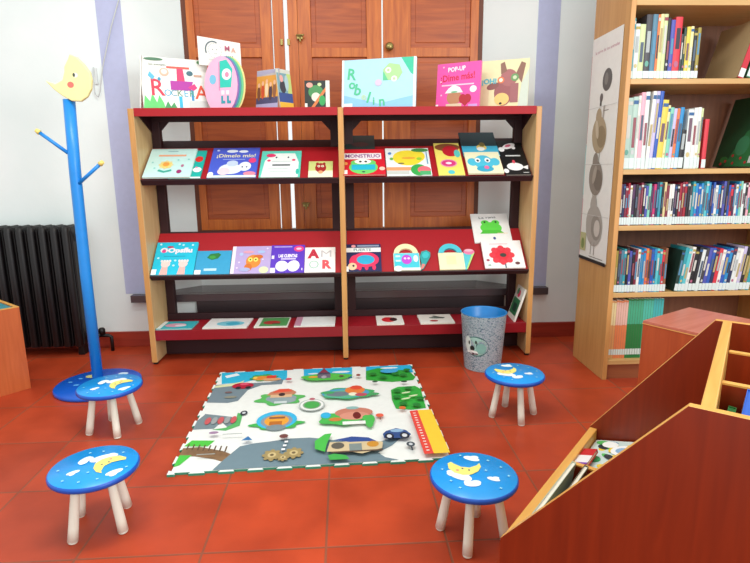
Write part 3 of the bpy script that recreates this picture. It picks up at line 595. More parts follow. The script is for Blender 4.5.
def t8(b, A, w, h):
    b.text('POP-UP', w*.45, h*.86, .034, '#f6eef2', A, width=w*.4, bold=.03, rot=.05); b.text('¡Dime más!', w*.48, h*.68, .052, '#d01440', A, width=w*.78, bold=.02, rot=.06); b.rect(w*.12, h*.50, w*.86, h*.53, '#f6c8dc', A)
    b.ell(w*.42, h*.24, w*.17, h*.16, '#b8805a', A); b.ink([(w*.2, h*.34), (w*.62, h*.34), (w*.54, h*.46), (w*.40, h*.52), (w*.28, h*.44)], '#f4f2ec', A); b.rect(w*.24, 0, w*.6, h*.1, '#d8c8a8', A); b.ell(w*.42, h*.36, w*.08, h*.02, '#6cb888', A)
    b.ell(w*.62, h*.2, w*.085, h*.1, '#b01028', A); b.ell(w*.73, h*.2, w*.085, h*.1, '#b01028', A); b.ink([(w*.54, h*.18), (w*.81, h*.18), (w*.68, h*.03)], '#b01028', A)
    b.ell(w*.85, h*.40, w*.08, h*.075, '#f2e6ee', A); b.rect(w*.76, 0, w*.96, h*.07, '#c89ad8', A); b.rect(0, 0, w*.06, h*.1, '#f4e4ec', A); blobs(b, A, [(w*.15, h*.92), (w*.12, h*.3), (w*.1, h*.6)], '#f9b8d8', .005)
stand_book(.490, 3.22, .712, 3.095, .248, '#ee4fa8', 'hot pink picture book with a red heart on rack top', t8, t=.016)
def t9(b, A, w, h):
    b.rect(0, 0, w*.2, h*.5, '#ddc8a0', A); b.ink([(w*.8, 0), (w, 0), (w, h*.8), (w*.86, h*.5)], '#ccd8c8', A)
    b.ell(w*.5, h*.32, w*.19, h*.28, '#9a5a5c', A); b.ell(w*.6, h*.62, w*.17, h*.18, '#a86868', A); b.ell(w*.28, h*.46, w*.13, h*.07, '#8a5450', A, rot=.3)
    b.ink([(w*.44, h*.7), (w*.42, h*.92), (w*.5, h*.96), (w*.56, h*.76)], '#8c6454', A); b.ink([(w*.74, h*.7), (w*.84, h*.94), (w*.93, h*.9), (w*.86, h*.5)], '#8c6454', A); b.rect(w*.64, h*.1, w*.8, h*.5, '#a06466', A)
    b.ell(w*.47, h*.18, w*.15, h*.13, '#ecc878', A); b.ell(w*.45, h*.09, w*.03, h*.025, '#2c2420', A)
    b.ell(w*.44, h*.58, w*.07, h*.07, '#e07c50', A); b.ell(w*.44, h*.58, w*.04, h*.04, '#f0e8d0', A); b.ell(w*.72, h*.62, w*.08, h*.08, '#6c9c60', A); b.ell(w*.72, h*.62, w*.04, h*.04, '#c8d8b0', A)
    b.text('¡OH!', w*.2, h*.56, .04, '#58b8c8', A, width=w*.3, bold=.04)
stand_book(.735, 3.205, .985, 3.10, .262, '#e6e0b0', 'cream picture book with an upside down brown reindeer', t9, t=.012)

# ------------------------------------------------------------------ floor mat
mat_o = root('mat_tmp', (0, 0, 0)); bpy.data.objects.remove(mat_o)
W2, D2 = .536, .517
def teeth():
    pts = []; step = W2*2/10; dep = .011
    for k in range(10):
        x0 = -W2+k*step; pts += [(x0, -D2), (x0+step*.28, -D2), (x0+step*.22, -D2+dep), (x0+step*.78, -D2+dep), (x0+step*.72, -D2)]
    for k in range(10):
        y0 = -D2+k*(2*D2/10); st = 2*D2/10; pts += [(W2, y0), (W2, y0+st*.28), (W2-dep, y0+st*.22), (W2-dep, y0+st*.78), (W2, y0+st*.72)]
    for k in range(10):
        x0 = W2-k*step; pts += [(x0, D2), (x0-step*.28, D2), (x0-step*.22, D2-dep), (x0-step*.78, D2-dep), (x0-step*.72, D2)]
    for k in range(10):
        y0 = D2-k*(2*D2/10); st = 2*D2/10; pts += [(-W2, y0), (-W2, y0-st*.28), (-W2+dep, y0-st*.22), (-W2+dep, y0-st*.78), (-W2, y0-st*.72)]
    return pts
b = MB(); TP = teeth(); b.prism(TP, 0, .006, '#2f8f70'); 
b.prism(TP, .0061, .0100, '#e9ebe6', edge=C('#4ca488'))
A = Matrix.Translation((0, 0, .010))
P = {
 'sky1': [(-.515, .442), (-.525, .505), (-.168, .505), (-.159, .357), (-.296, .401), (-.379, .354), (-.496, .341)],
 'cloud1': [(-.5, .455), (-.441, .49), (-.42, .458), (-.485, .424)],
 'road1': [(-.525, .114), (-.525, .331), (-.459, .337), (-.361, .339), (-.247, .339), (-.177, .373), (-.182, .305), (-.284, .304), (-.348, .246), (-.378, .116), (-.422, .098)],
 'yel': [(-.525, .319), (-.405, .357), (-.383, .382), (-.399, .316), (-.525, .292)],
 'strip': [(-.525, -.079), (-.505, -.022), (-.505, -.013), (-.377, -.057), (-.351, -.109), (-.376, -.163), (-.414, -.103), (-.435, -.166), (-.525, -.165)],
 'gcurve': [(-.357, -.018), (-.332, -.031), (-.328, -.15), (-.381, -.19), (-.443, -.174), (-.385, -.162), (-.354, -.118)],
 'green2': [(-.525, -.31), (-.505, -.263), (-.41, -.274), (-.429, -.321)],
 'track': [(-.525, -.325), (-.457, -.322), (-.361, -.365), (-.275, -.43), (-.225, -.505), (-.29, -.505), (-.32, -.463), (-.384, -.425), (-.464, -.395), (-.525, -.385)],
 'green3': [(-.525, -.467), (-.525, -.381), (-.477, -.386), (-.505, -.455)],
 'greyroad': [(-.374, -.505), (-.35, -.444), (-.299, -.335), (-.246, -.316), (-.182, -.307), (-.102, -.291), (-.019, -.291), (.023, -.304), (.125, -.34), (.234, -.368), (.302, -.342), (.341, -.295), (.358, -.332), (.313, -.393), (.252, -.442), (.276, -.48), (.326, -.505), (.099, -.505), (-.049, -.505), (-.234, -.505)],
 'sky2': [(-.076, .505), (.194, .505), (.186, .346), (-.069, .347)],
 'sky3': [(.273, .505), (.525, .505), (.525, .393), (.26, .337)],
 'forest': [(.268, .439), (.338, .477), (.413, .437), (.5, .426), (.525, .321), (.506, .281), (.392, .267), (.259, .309)],
 'forest2': [(.374, .164), (.415, .198), (.503, .201), (.525, .16), (.512, -.062), (.445, -.075), (.372, -.056), (.365, .044)],
 'red': [(.425, -.126), (.462, -.12), (.462, -.505), (.425, -.505)],
 'yellow': [(.462, -.12), (.525, -.12), (.525, -.505), (.462, -.505)],
 'car': [(.283, -.323), (.299, -.299), (.344, -.278), (.383, -.3), (.399, -.337), (.382, -.368), (.285, -.358)],
 'station': [(.051, -.442), (.064, -.368), (.112, -.372), (.145, -.367), (.226, -.368), (.277, -.387), (.269, -.436), (.188, -.47), (.142, -.45)],
 'stroof': [(.079, -.353), (.154, -.330), (.221, -.345), (.252, -.378), (.145, -.375)],
 'gr4': [(.003, -.352), (.043, -.298), (.072, -.293), (.051, -.381), (.044, -.442), (.005, -.415)],
 'gr5': [(.055, -.470), (.079, -.46), (.124, -.475), (.138, -.505), (.063, -.505)],
}
E_ = {'h1g': (-.176, .117, .111, .071), 'h1r': (-.174, .201, .071, .057), 'h1w': (-.159, .092, .062, .035), 'carred': (-.381, .301, .055, .040), 'h2b': (-.170, -.120, .089, .089), 'h2g': (-.167, -.158, .110, .047),
 'h2y': (-.170, -.129, .054, .054), 'h2r': (-.168, -.195, .043, .028), 'truck': (-.285, .400, .070, .045), 'trucko': (-.294, .392, .049, .030), 'gear1': (-.162, -.427, .030, .035), 'gear2': (-.078, -.421, .030, .034), 'gear3': (-.117, -.454, .019, .022),
 'round1': (-.018, .009, .061, .066), 'h3': (.155, .127, .129, .070), 'h3w': (.136, .117, .098, .045), 'h3o': (.192, .159, .050, .045), 'h4g': (.114, -.151, .097, .063), 'h4r': (.174, -.097, .086, .051), 'h4d': (.186, -.129, .018, .035),
 'h4gr': (.236, -.183, .026, .060), 'h4b': (.047, -.114, .023, .030), 'hill2': (.052, .347, .134, .049), 'castle': (.037, .377, .036, .055), 'pond': (.391, .394, .049, .030)}
cols = [('sky1', '#29b4d8'), ('cloud1', '#e8eef0'), ('road1', '#74868f'), ('yel', '#d8dcae'), ('strip', '#76888e'), ('gcurve', '#58b064'), ('green2', '#4cc040'), ('track', '#8a6a4a'), ('green3', '#48c044'), ('greyroad', '#6f8690'), ('sky2', '#29b0dc'), ('sky3', '#29b0dc'), ('forest', '#2fa038'), ('forest2', '#32a83e')]
for k, c in cols: b.ink(P[k], c, A)
def EL(k, c, rot=0): x, y, rx, ry = E_[k]; b.ell(x, y, rx, ry, c, A, rot)
def GB(k, c, f=5, a=.14, ph=0):
    x, y, rx, ry = E_[k]; b.ink([(x+rx*math.cos(t)*(1+a*math.sin(f*t+ph)), y+ry*math.sin(t)*(1+a*math.sin(f*t+ph))) for t in [2*math.pi*q/36 for q in range(36)]], c, A)
b.ell(.13, .44, .05, .014, '#e8eef0', A); b.ell(-.02, .43, .03, .01, '#e8eef0', A); b.ell(.40, .47, .05, .012, '#e8eef0', A)
GB('h1g', '#56b45c', 6, .16); b.ell(-.17, .12, .075, .045, '#8a9ca4', A); b.ink([(-.245, .16), (-.23, .20), (-.2, .225), (-.13, .23), (-.10, .19), (-.11, .16)], '#c48060', A); b.rect(-.225, .13, -.12, .165, '#d8b48c', A); b.ink([(-.22, .19), (-.19, .235), (-.14, .235), (-.12, .2)], '#e0543c', A); EL('h1w', '#8ea2a4'); b.rect(-.2, .06, -.14, .085, '#c8d4d4', A); b.ell(-.17, .165, .016, .02, '#3c2a2c', A)
EL('carred', '#b41c38'); b.ell(-.40, .275, .014, .016, '#20242c', A); b.ell(-.35, .275, .014, .016, '#20242c', A); b.ell(-.375, .32, .024, .014, '#e05870', A)
b.ell(-.42, .16, .03, .014, '#8a8a7a', A); b.ell(-.44, .22, .018, .01, '#7a5a58', A)
GB('truck', '#3aa058', 6, .12); EL('trucko', '#e08c34'); b.ell(-.24, .37, .05, .02, '#d8a070', A); b.rect(-.27, .385, -.22, .425, '#d8402c', A); b.ell(-.33, .40, .012, .016, '#f0c850', A)
for k in range(5): b.ell(-.475+.028*k, -.095, .013, .035, ['#c85a5c', '#9aa0a0'][k % 2], A)
b.ell(-.327, -.031, .016, .024, '#2c3440', A); b.ell(-.327, -.031, .008, .012, '#c8ccd0', A)
GB('h2g', '#3fb050', 6, .15, 1); EL('h2b', '#38b4e0'); b.ell(-.17, -.13, .07, .066, '#8a94a0', A); EL('h2y', '#e8a038'); b.rect(-.205, -.11, -.135, -.09, '#8a5a44', A); b.rect(-.2, -.17, -.145, -.135, '#b86c28', A); EL('h2r', '#7c8c90')
for k in ('gear1', 'gear2', 'gear3'):
    x, y, rx, ry = E_[k]
    for q in range(8): b.ell(x+rx*math.cos(q*.785), y+ry*math.sin(q*.785), rx*.3, ry*.3, '#a08c5c', A, n=8)
    EL(k, '#a08c5c'); b.ell(x, y, rx*.55, ry*.55, '#c8b480', A); b.ell(x, y, rx*.25, ry*.25, '#6c5c3c', A)
for q in range(4): b.rect(-.128+.004*q, -.40+.03*q, -.114+.004*q, -.385+.03*q, '#e8eaea', A)
EL('round1', '#b8c0bc'); b.ell(-.018, .009, .054, .058, '#e9ebe6', A); b.ell(-.018, .009, .043, .046, '#8aa08a', A); b.ell(-.018, .009, .036, .038, '#48a850', A); b.ell(-.018, .075, .014, .014, '#b86470', A)
GB('h3', '#3fa860', 7, .08); b.ell(.145, .127, .118, .058, '#4a9cc0', A); EL('h3w', '#5cb48c'); b.ell(.11, .12, .06, .03, '#6c7c84', A); EL('h3o', '#e07c3c'); b.ell(.20, .19, .03, .026, '#d84a30', A); b.ell(.18, .11, .022, .02, '#e8e4c8', A); b.ell(.22, .1, .03, .02, '#b85060', A); b.ell(.28, .10, .03, .016, '#48a060', A); b.ell(.06, .14, .03, .016, '#3fa860', A)
GB('h4g', '#48b450', 5, .12, 2); EL('h4r', '#c47c68'); b.ell(.174, -.13, .066, .04, '#d4907c', A); EL('h4d', '#6c1c1c'); GB('h4gr', '#48b450', 3, .15); EL('h4b', '#30b0dc'); b.ell(.17, -.05, .03, .016, '#8ab4b0', A); b.ell(.09, -.16, .03, .018, '#c87c3c', A); b.rect(.12, -.215, .22, -.185, '#e9ebe6', A)
b.ell(.288, -.140, .018, .018, '#e06048', A); b.rect(.285, -.185, .291, -.155, '#8a5a50', A)
GB('hill2', '#52b848', 5, .06); EL('castle', '#4a4458'); b.ink([(.012, .41), (.037, .475), (.062, .41)], '#8c3448', A); b.rect(.004, .33, .072, .385, '#6c6474', A); b.ell(.037, .345, .014, .02, '#a8a4ac', A); b.ell(-.02, .35, .025, .014, '#e0a034', A)
EL('pond', '#3fa4d4'); 
for x, y in ((.3, .36), (.35, .31), (.46, .33), (.49, .40), (.42, .35), (.40, .12), (.46, .15), (.50, .02), (.41, -.03), (.47, -.05), (.39, .05)): b.ell(x, y, .02, .018, '#1c7c30', A, n=9)
for x, y in ((.44, .09), (.47, .05), (.43, .02)): b.ell(x, y, .025, .008, '#d8e0b8', A, rot=.3, n=9)
b.ink(P['gr4'], '#46b84a', A); b.ink(P['gr5'], '#3fa84c', A); b.ink(P['station'], '#d0bc94', A); b.ink(P['stroof'], '#2c4c90', A); b.ell(.095, -.40, .026, .026, '#5c5a50', A); b.ell(.235, -.40, .024, .024, '#c88c30', A); b.rect(.14, -.445, .19, -.39, '#7c8a88', A); b.rect(.07, -.455, .27, -.445, '#5c4a3c', A)
b.ink(P['car'], '#2c4c84', A); b.ell(.345, -.30, .028, .014, '#8cb0d0', A)
for x, r in ((.308, .019), (.371, .020)): b.ell(x, -.345, r, r*1.35, '#1c2434', A); b.ell(x, -.345, r*.55, r*.75, '#d0d4d8', A)
b.ell(.385, -.42, .017, .02, '#3c4850', A); b.rect(.382, -.47, .388, -.44, '#3c4850', A); b.ell(.385, -.42, .008, .010, '#c8ccd0', A)
b.ell(.398, -.085, .016, .016, '#d86c34', A); b.ell(.30, .24, .014, .012, '#3c5a48', A); b.ell(.45, .225, .016, .012, '#2c4434', A); b.ell(-.125, -.300, .018, .018, '#70403c', A); b.ink([(-.295, -.32), (-.25, -.32), (-.272, -.285)], '#2f70a8', A); b.ell(-.147, .325, .016, .016, '#c84a60', A); b.ell(.13, .34, .012, .010, '#6c4c48', A); b.ell(.22, .34, .012, .016, '#8c3c34', A); b.ell(-.42, -.24, .02, .012, '#9c7c9c', A)
b.rect(-.38, -.262, -.30, -.256, '#9ca4a0', A); b.rect(-.45, -.42, -.38, -.414, '#9ca4a0', A)
b.ink(P['red'], '#e0483c', A); b.ink(P['yellow'], '#f2c838', A)
for k in range(15): b.rect(.437, -.145-.0237*k-.008, .449, -.145-.0237*k, '#f4ded4', A)
for k in range(8): b.rect(-.50+.022*k, -.378-.005*k, -.494+.022*k, -.333-.005*k, '#5c4430', A)
mat = b.build('play_mat', loc=(-.1875, 2.372, 0), rotz=math.radians(2.6)); tag(mat, 'foam puzzle play mat printed with little town roads and houses', 'mat')

# ------------------------------------------------------------------ stools
SB = C('#1496e4', .3); SBE = C('#0a52b8', .35); LEGM = wood('pale_birch', '#dfe0d0', '#eeeee0', .45)
def stool_seat(rot):
    b = MB(); R = .131
    b.lathe([(0, -.018), (R-.004, -.018), (R, -.013), (R, -.005), (R-.004, 0), (0, 0)], SB, mats=[SBE, SBE, SBE, SBE, SB], seg=48, c=(0, 0, .205))
    A = Matrix.Translation((0, 0, .205)) @ Matrix.Rotation(rot, 4, 'Z')
    W_ = '#eaf3f4'; Y_ = '#f4e27a'
    def cl(x, y, s, st=1.5, r=0):
        b.ell(x, y, s*st, s*.62, W_, A, rot=r); b.ell(x-.5*s, y+.35*s, s*.6, s*.5, W_, A, n=14); b.ell(x+.5*s, y+.3*s, s*.7, s*.5, W_, A, n=14)
    cl(.012, .088, .020, 1.3, -.5); cl(.052, -.030, .015, 1.3, -.5)
    cl(-.045, -.005, .032, 1.3, -.7); cl(-.015, -.052, .022, 1.1)
    # crescent moon lying on the cloud
    out = [(-.068, .062), (-.056, .070), (-.048, .058), (-.030, .040), (-.005, .034), (.020, .046), (.030, .058), (.030, .036), (.016, .012), (-.008, -.004), (-.034, -.004), (-.056, .010), (-.070, .034)]
    b.ink(out, Y_, A); b.ell(-.045, .022, .005, .005, '#e09080', A, n=10); b.ell(-.028, .030, .003, .004, '#33406c', A, n=8); b.ell(-.010, .020, .003, .004, '#33406c', A, n=8)
    for x, y in ((-.09, .03), (-.055, -.07), (.09, .03), (.06, .07), (.04, .015), (.06, -.08), (.10, -.02), (-.02, .105), (-.075, -.035)):
        b.ink([(x+.006*math.cos(k*math.pi/4)*(1 if k % 2 == 0 else .4), y+.006*math.sin(k*math.pi/4)*(1 if k % 2 == 0 else .4)) for k in range(8)], '#9fe0ee', A)
    return b
def stool(x, y, ang, srot, label):
    r = root('stool', (x, y, 0)); tag(r, label, 'stool', 'blue moon stools around the play mat')
    stool_seat(srot).build('seat', r)
    for k in range(4):
        a = math.radians(ang+90*k); b = MB(); top = Vector((.066*math.cos(a), .066*math.sin(a), .1872)); bot = Vector((.100*math.cos(a), .100*math.sin(a), .0))
        pts = [top+(bot-top)*t for t in (0, .25, .5, .75, .965, 1)]
        b.tube(pts[:5], .0125, LEGM, 16, r2=.0155); b.tube([pts[4], pts[5]], .0155, LEGM, 16, r2=.0120); b.build('leg', r)
    return r
stool(-.819, 1.571, 62, math.radians(-110), 'round blue stool nearest at left, moon seat, two pale legs showing')
stool(-1.057, 2.235, 29, math.radians(-110), 'round blue moon stool in front of the coat stand base')
stool(.349, 1.452, 70, 0, 'round blue moon stool beside the mat corner and slanted book browser')
stool(.712, 2.252, 5, math.radians(15), 'round blue moon stool in front of the speckled waste bin')

# ------------------------------------------------------------------ coat stand
cs = root('coat_stand', (-1.350, 2.735, 0)); tag(cs, 'blue child coat stand topped with a yellow moon', 'coat stand')
b = MB(); b.lathe([(0, 0), (.205, 0), (.21, .004), (.21, .016), (.205, .02), (0, .02)], C('#0f5fd0', .3), seg=56); A = Matrix.Translation((0, 0, .02))
for x, y, r, c in ((-.10, -.03, .010, '#5cb0f0'), (-.12, .06, .008, '#5cb0f0'), (-.04, -.11, .014, '#bfe0f4'), (-.02, -.05, .02, '#cfe8f4'), (-.07, .09, .025, '#d8d890'), (-.15, .01, .008, '#5cb0f0'), (.08, .12, .018, '#cfe8f4')): b.ell(x, y, r*1.5, r, c, A, n=12)
b.build('base', cs)
b = MB(); b.tube([(0, 0, .02), (.002, 0, .6), (.010, 0, 1.1), (.022, 0, 1.44)], .0265, C('#1b8ae0', .35), 18); b.build('pole', cs)
for pts in (((-.008, -.01, 1.195), (-.117, -.03, 1.288)), ((.020, -.01, 1.045), (.146, -.03, 1.140))):
    b = MB(); b.tube(pts, .0085, C('#1b8ae0', .35), 12); pg = b.build('peg', cs)
    e = Vector(pts[1]); dd = (Vector(pts[1])-Vector(pts[0])).normalized(); b = MB(); b.tube([e, e+dd*.012, e+dd*.02], .0125, C('#f0dc78', .4), 12, r2=.009); b.build('peg_tip', pg)
mo = [(-.146, .090), (-.098, .073), (-.060, .092), (-.047, .128), (-.044, .150), (-.020, .186), (-.012, .205), (.022, .192), (.052, .162), (.078, .125), (.083, .090), (.075, .050), (.052, .016), (.018, -.004), (-.025, -.002), (-.068, .020), (-.108, .050)]
mo = [(x_*.93+.062, z_) for x_, z_ in mo]
b = MB(); Mm = frame((.012, -.012, 1.432), (1, 0, 0), (0, 0, 1)); b.prism(mo, 0, .022, '#f1eaa6', Mm); A = Mm @ Matrix.Translation((0, 0, .022))
b.ell(.042, .070, .015, .014, '#e07468', A); b.ell(.068, .112, .012, .011, '#f6f2e0', A); b.ell(.062, .113, .006, .009, '#3c4a3c', A, n=12)
b.build('moon', cs, bevel=.005)

# ------------------------------------------------------------------ waste bin
b = MB(); SP = speckle_mat(); BI = C('#1f7fc4', .35)
b.lathe([(0, 0), (.100, 0), (.102, .004), (.125, .318), (.128, .322), (.122, .324), (.119, .318), (.097, .012), (0, .01)], SP, mats=[BI, SP, SP, BI, BI, BI, BI, BI], seg=48)
binr = root('waste_bin', (.722, 2.88, 0)); tag(binr, 'round waste bin with grey speckled print and blue inside', 'bin')
def on_cone(th, z, off): r = .102+(z-.004)*(.023/.314)+off; return Vector((r*math.cos(th), r*math.sin(th), z))
def cone_ell(th0, z0, rt, rz, m, lay, n=20):
    i = b.mi(m); c = b.bm.verts.new(on_cone(th0, z0, .0006+lay*.0004)); ring = [b.bm.verts.new(on_cone(th0+rt*math.cos(2*math.pi*k/n), z0+rz*math.sin(2*math.pi*k/n), .0006+lay*.0004)) for k in range(n)]
    for k in range(n): F = b.bm.faces.new([c, ring[k], ring[(k+1) % n]]); F.material_index = i
t0 = math.radians(-128)
cone_ell(t0+.10, .150, .60, .058, '#3f6f6c', 0, 28); cone_ell(t0+.06, .150, .55, .052, '#9cc6bc', 1, 28); cone_ell(t0-.34, .160, .18, .045, '#cfe0da', 2); cone_ell(t0+.34, .140, .24, .030, '#7cb0a6', 3); cone_ell(t0-.10, .138, .13, .014, '#14201e', 4); cone_ell(t0-.26, .168, .04, .012, '#2a3a38', 5); cone_ell(t0-.10, .116, .30, .010, '#e8eeea', 6); cone_ell(t0-.05, .108, .26, .006, '#5a3a44', 7); cone_ell(t0+.10, .176, .05, .010, '#2a3a38', 8)
b.build('bin_body', binr)

# ------------------------------------------------------------------ bookcase
bc = root('bookcase', (1.80, 2.635, 0)); tag(bc, 'tall beech bookcase full of books at the right edge', 'bookcase')
BX0, BX1, BY0, BY1 = 1.302, 2.30, 2.635, 3.02
def putb(b, name, bevel=.002):
    o = b.build(name, bc, bevel=bevel); o.location = (-1.80, -2.635, 0); return o
BTOP = 2.25
b = MB(); b.prism([(BY0, 0), (BY1, 0), (BY1, BTOP), (BY0, BTOP)], BX0, BX0+.024, BEECH, frame((0, 0, 0), (0, 1, 0), (0, 0, 1)), edge=EDGE); putb(b, 'side_panel')
b = MB(); b.prism([(BY0, 0), (BY1, 0), (BY1, BTOP), (BY0, BTOP)], BX1-.028, BX1, BEECH, frame((0, 0, 0), (0, 1, 0), (0, 0, 1)), edge=EDGE); putb(b, 'side_panel')
b = MB(); b.box(BX0+.024, BX1-.028, BY1-.012, BY1, .08, BTOP, BACKP); putb(b, 'back_panel', 0)
SHZ = [.108, .470, .814, 1.089, 1.509, 1.855, 2.25]
for z in SHZ:
    b = MB(); b.box(BX0+.024, BX1-.028, BY0+.002, BY1-.012, z-.025, z, BEECHX); putb(b, 'shelf')
b = MB(); b.box(BX0+.024, BX1-.028, BY0+.02, BY0+.035, 0, .083, wood('plinth_wood', '#8a4c2c', '#9c5a34', .45, axis='X')); putb(b, 'plinth', 0)

NAMES = {'#1f2a52': 'navy', '#7a1f38': 'maroon', '#e6e6e0': 'white', '#4a2450': 'dark purple', '#6c6870': 'grey', '#a01c30': 'dark red', '#7cc8b0': 'mint', '#c02c6c': 'magenta', '#1c88c4': 'sky blue', '#16161c': 'black', '#d8c890': 'beige', '#2454b0': 'blue', '#2a9aa8': 'teal', '#d02c3c': 'red', '#1f7840': 'green', '#4a50a8': 'violet', '#e8a8b8': 'pink',
 '#d9e2e0': 'pale grey', '#a8c4b8': 'grey green', '#e0c84c': 'yellow', '#4c7c94': 'steel blue', '#e4dca0': 'cream', '#c8d49c': 'pale green', '#3c3a40': 'charcoal', '#9c8c3c': 'olive', '#e8783c': 'orange', '#1a3c34': 'dark green', '#58c0c8': 'turquoise', '#c0b8dc': 'lilac', '#8c5a3c': 'brown'}
INV = {v: k for k, v in NAMES.items()}
def ordn(n): return '%d%s' % (n, 'th' if 10 <= n % 100 <= 20 else {1: 'st', 2: 'nd', 3: 'rd'}.get(n % 10, 'th'))
def shelf_book(x, z, w, h, dep, colname, label, group, lean=0, sticker=.0, accent=None, yoff=.018, title=True):
    b = MB(); col = C(INV[colname], .42)
    M = Matrix.Translation((x, BY0+yoff, z+.0008)) @ Matrix.Rotation(lean, 4, 'Y')
    tt = min(.0022, w*.16)
    # case: two boards, rounded spine, page block set back
    b.box(0, tt, .002, dep, 0, h, col, M); b.box(w-tt, w, .002, dep, 0, h, col, M)
    b.prism([(0, .002), (w*.2, .0004), (w*.5, 0), (w*.8, .0004), (w, .002), (w, .004), (0, .004)], 0, h, col, M)
    b.box(tt, w-tt, .004, dep-.004, .003, h-.003, PAGES, M)
    A = M @ frame((0, -.0002, 0), (1, 0, 0), (0, 0, 1))
    if title:
        ac = accent or random.choice(['#a8b0b0', '#b0a070', '#2a2c38', '#8c4a54', '#5088a8', '#c8c8c0', '#4c5c70', '#6c5060'])
        k = random.random(); z0 = h*(.30+.2*k); z1 = z0+h*(.25+.2*random.random()); b.rect(w*.22, z0, w*.78, min(z1, h*.9), ac, A)
        if random.random() < .4: b.rect(w*.06, h*.90, w*.94, h*.95, random.choice(['#c8c8c0', '#903848', '#2c5c90', '#b0a050']), A)
        if random.random() < .35: b.ell(w*.5, h*.24, w*.32, w*.45, random.choice(['#c8b880', '#60a090', '#b06080', '#c0c4c4']), A, n=10)
    if sticker: b.rect(0.0002, .004, w-.0002, .004+sticker, '#d3e2df', A)
    o = b.build('book'); tag(o, label, 'book', group); return o
def row(x, z, items, group, rowname, sticker, dep=.15, yoff=.018):
    """items: (colour, width, height, lean)"""
    n = len(items)
    for k, it in enumerate(items):
        cn, w, h, ln = it
        lab = '%s book, %s from left on %s' % (cn, ordn(k+1), rowname)
        if k and len(lab.split()) < 13: lab += ', beside %s one' % items[k-1][0]
        lf = max(0, math.tan(ln)) if ln else 0
        shelf_book(x, z+ (w*math.sin(ln) if ln > 0 else 0), w, h, dep, cn, lab, group, lean=ln, sticker=sticker, yoff=yoff)
        x += w/max(.5, math.cos(ln))+.0006
        if ln and k+1 < n and items[k+1][3] == 0: x += h*math.tan(ln)
    return x
A_ = [('teal', .012, .27, 0), ('pale grey', .022, .245, 0), ('pale green', .026, .243, 0), ('charcoal', .030, .285, 0), ('steel blue', .024, .286, 0), ('orange', .011, .285, 0), ('cream', .016, .287, 0), ('pale green', .019, .287, 0), ('black', .016, .27, 0), ('violet', .020, .262, 0), ('red', .033, .275, 0), ('charcoal', .010, .20, 0), ('dark green', .013, .228, 0), ('yellow', .018, .232, 0), ('cream', .015, .234, 0), ('black', .018, .215, 0), ('olive', .016, .228, 0)]
row(1.328, 1.509, A_, 'books on the top visible bookcase shelf', 'top visible shelf', .032, dep=.19)
B_ = [('grey green', .030, .335, 0), ('grey green', .026, .34, 0), ('white', .012, .345, 0), ('pink', .020, .36, 0), ('pale grey', .020, .362, 0), ('white', .018, .365, .04), ('lilac', .016, .365, .04), ('blue', .018, .365, .04), ('yellow', .028, .325, .04), ('cream', .012, .30, .04), ('mint', .018, .29, .04), ('lilac', .016, .285, .04), ('orange', .014, .285, .04), ('sky blue', .019, .29, .04), ('black', .024, .185, .04), ('pale grey', .028, .28, 0), ('white', .019, .288, 0), ('white', .016, .29, 0), ('pale green', .010, .285, 0)]
xe = row(1.328, 1.089, B_, 'picture books on the second visible bookcase shelf', 'second visible shelf', .05, dep=.22)
shelf_book(xe+.012, 1.089, .021, .235, .16, 'red', 'thin red book standing apart at right end of second visible shelf', 'picture books on the second visible bookcase shelf', sticker=.04, title=False)
seqC = 'dark purple,navy,maroon,dark red,white,dark purple,black,grey,maroon,black,violet,mint,dark purple,magenta,navy,teal,black,beige,maroon,white,white,navy,black,dark red,maroon,dark red,black,charcoal,teal,sky blue,blue,sky blue,steel blue,turquoise,sky blue,navy,blue,white,sky blue,navy,violet,black,blue,red,dark purple,pale grey,sky blue,mint,pale grey,black,pink,green,white,red,mint,navy'.split(',')
random.seed(3)
C_ = []; x = 1.328
for c in seqC:
    w = random.uniform(.0098, .0142); C_.append((c, w, random.uniform(.192, .212), 0))
row(1.328, .814, C_, 'small library books on the third visible shelf', 'packed third visible shelf', .036, dep=.14, yoff=.008)
seqD = 'olive,charcoal,steel blue,teal,black,violet,black,maroon,white,sky blue,sky blue,orange,brown,blue,sky blue,turquoise,teal,red,brown'.split(',')
D_ = [(c, random.uniform(.0125, .0145), random.uniform(.212, .23), 0) for c in seqD]
row(1.328, .470, D_, 'small library books at left of the fourth visible shelf', "fourth visible shelf's left block", .036, dep=.14, yoff=.008)
seqE = 'dark green,teal,turquoise,white,black,black,pale grey,charcoal,violet,blue,navy,red,white,blue,sky blue,navy,pale grey,white,lilac,black,olive,teal'.split(',')
D2_ = [(c, random.uniform(.016, .019), random.uniform(.212, .23), .12) for c in seqE]
row(1.645, .470, D2_, 'small library books leaning at right of the fourth visible shelf', "fourth visible shelf's leaning block", .036, dep=.14, yoff=.008)
random.seed(5)
def mag(x, w, h, base, top, lab):
    b = MB(); M = Matrix.Translation((x, BY0+.03, .1088))
    b.box(0, w, 0, .22, 0, h, C(base, .5), M); A = M @ frame((0, -.0002, 0), (1, 0, 0), (0, 0, 1))
    b.rect(0, h*.58, w, h*.97, top, A); b.rect(0, h*.06, w, h*.16, '#cfe0d8', A); b.rect(w*.9, 0, w, h, '#4c6c48' if base.startswith('#1') or base.startswith('#2') else '#a8785c', A)
    for fz in (.003,): b.box(w*.1, w*.9, .002, .216, h, h+.001, PAGES, M)
    tag(b.build('magazine'), lab, 'magazine', 'magazines on the lowest bookcase shelf')
mags = [('#dca060', '#e8d8a0', 'cream and orange')]*3+[('#e0804c', '#e4b8a8', 'orange and pink')]*5
x = 1.328
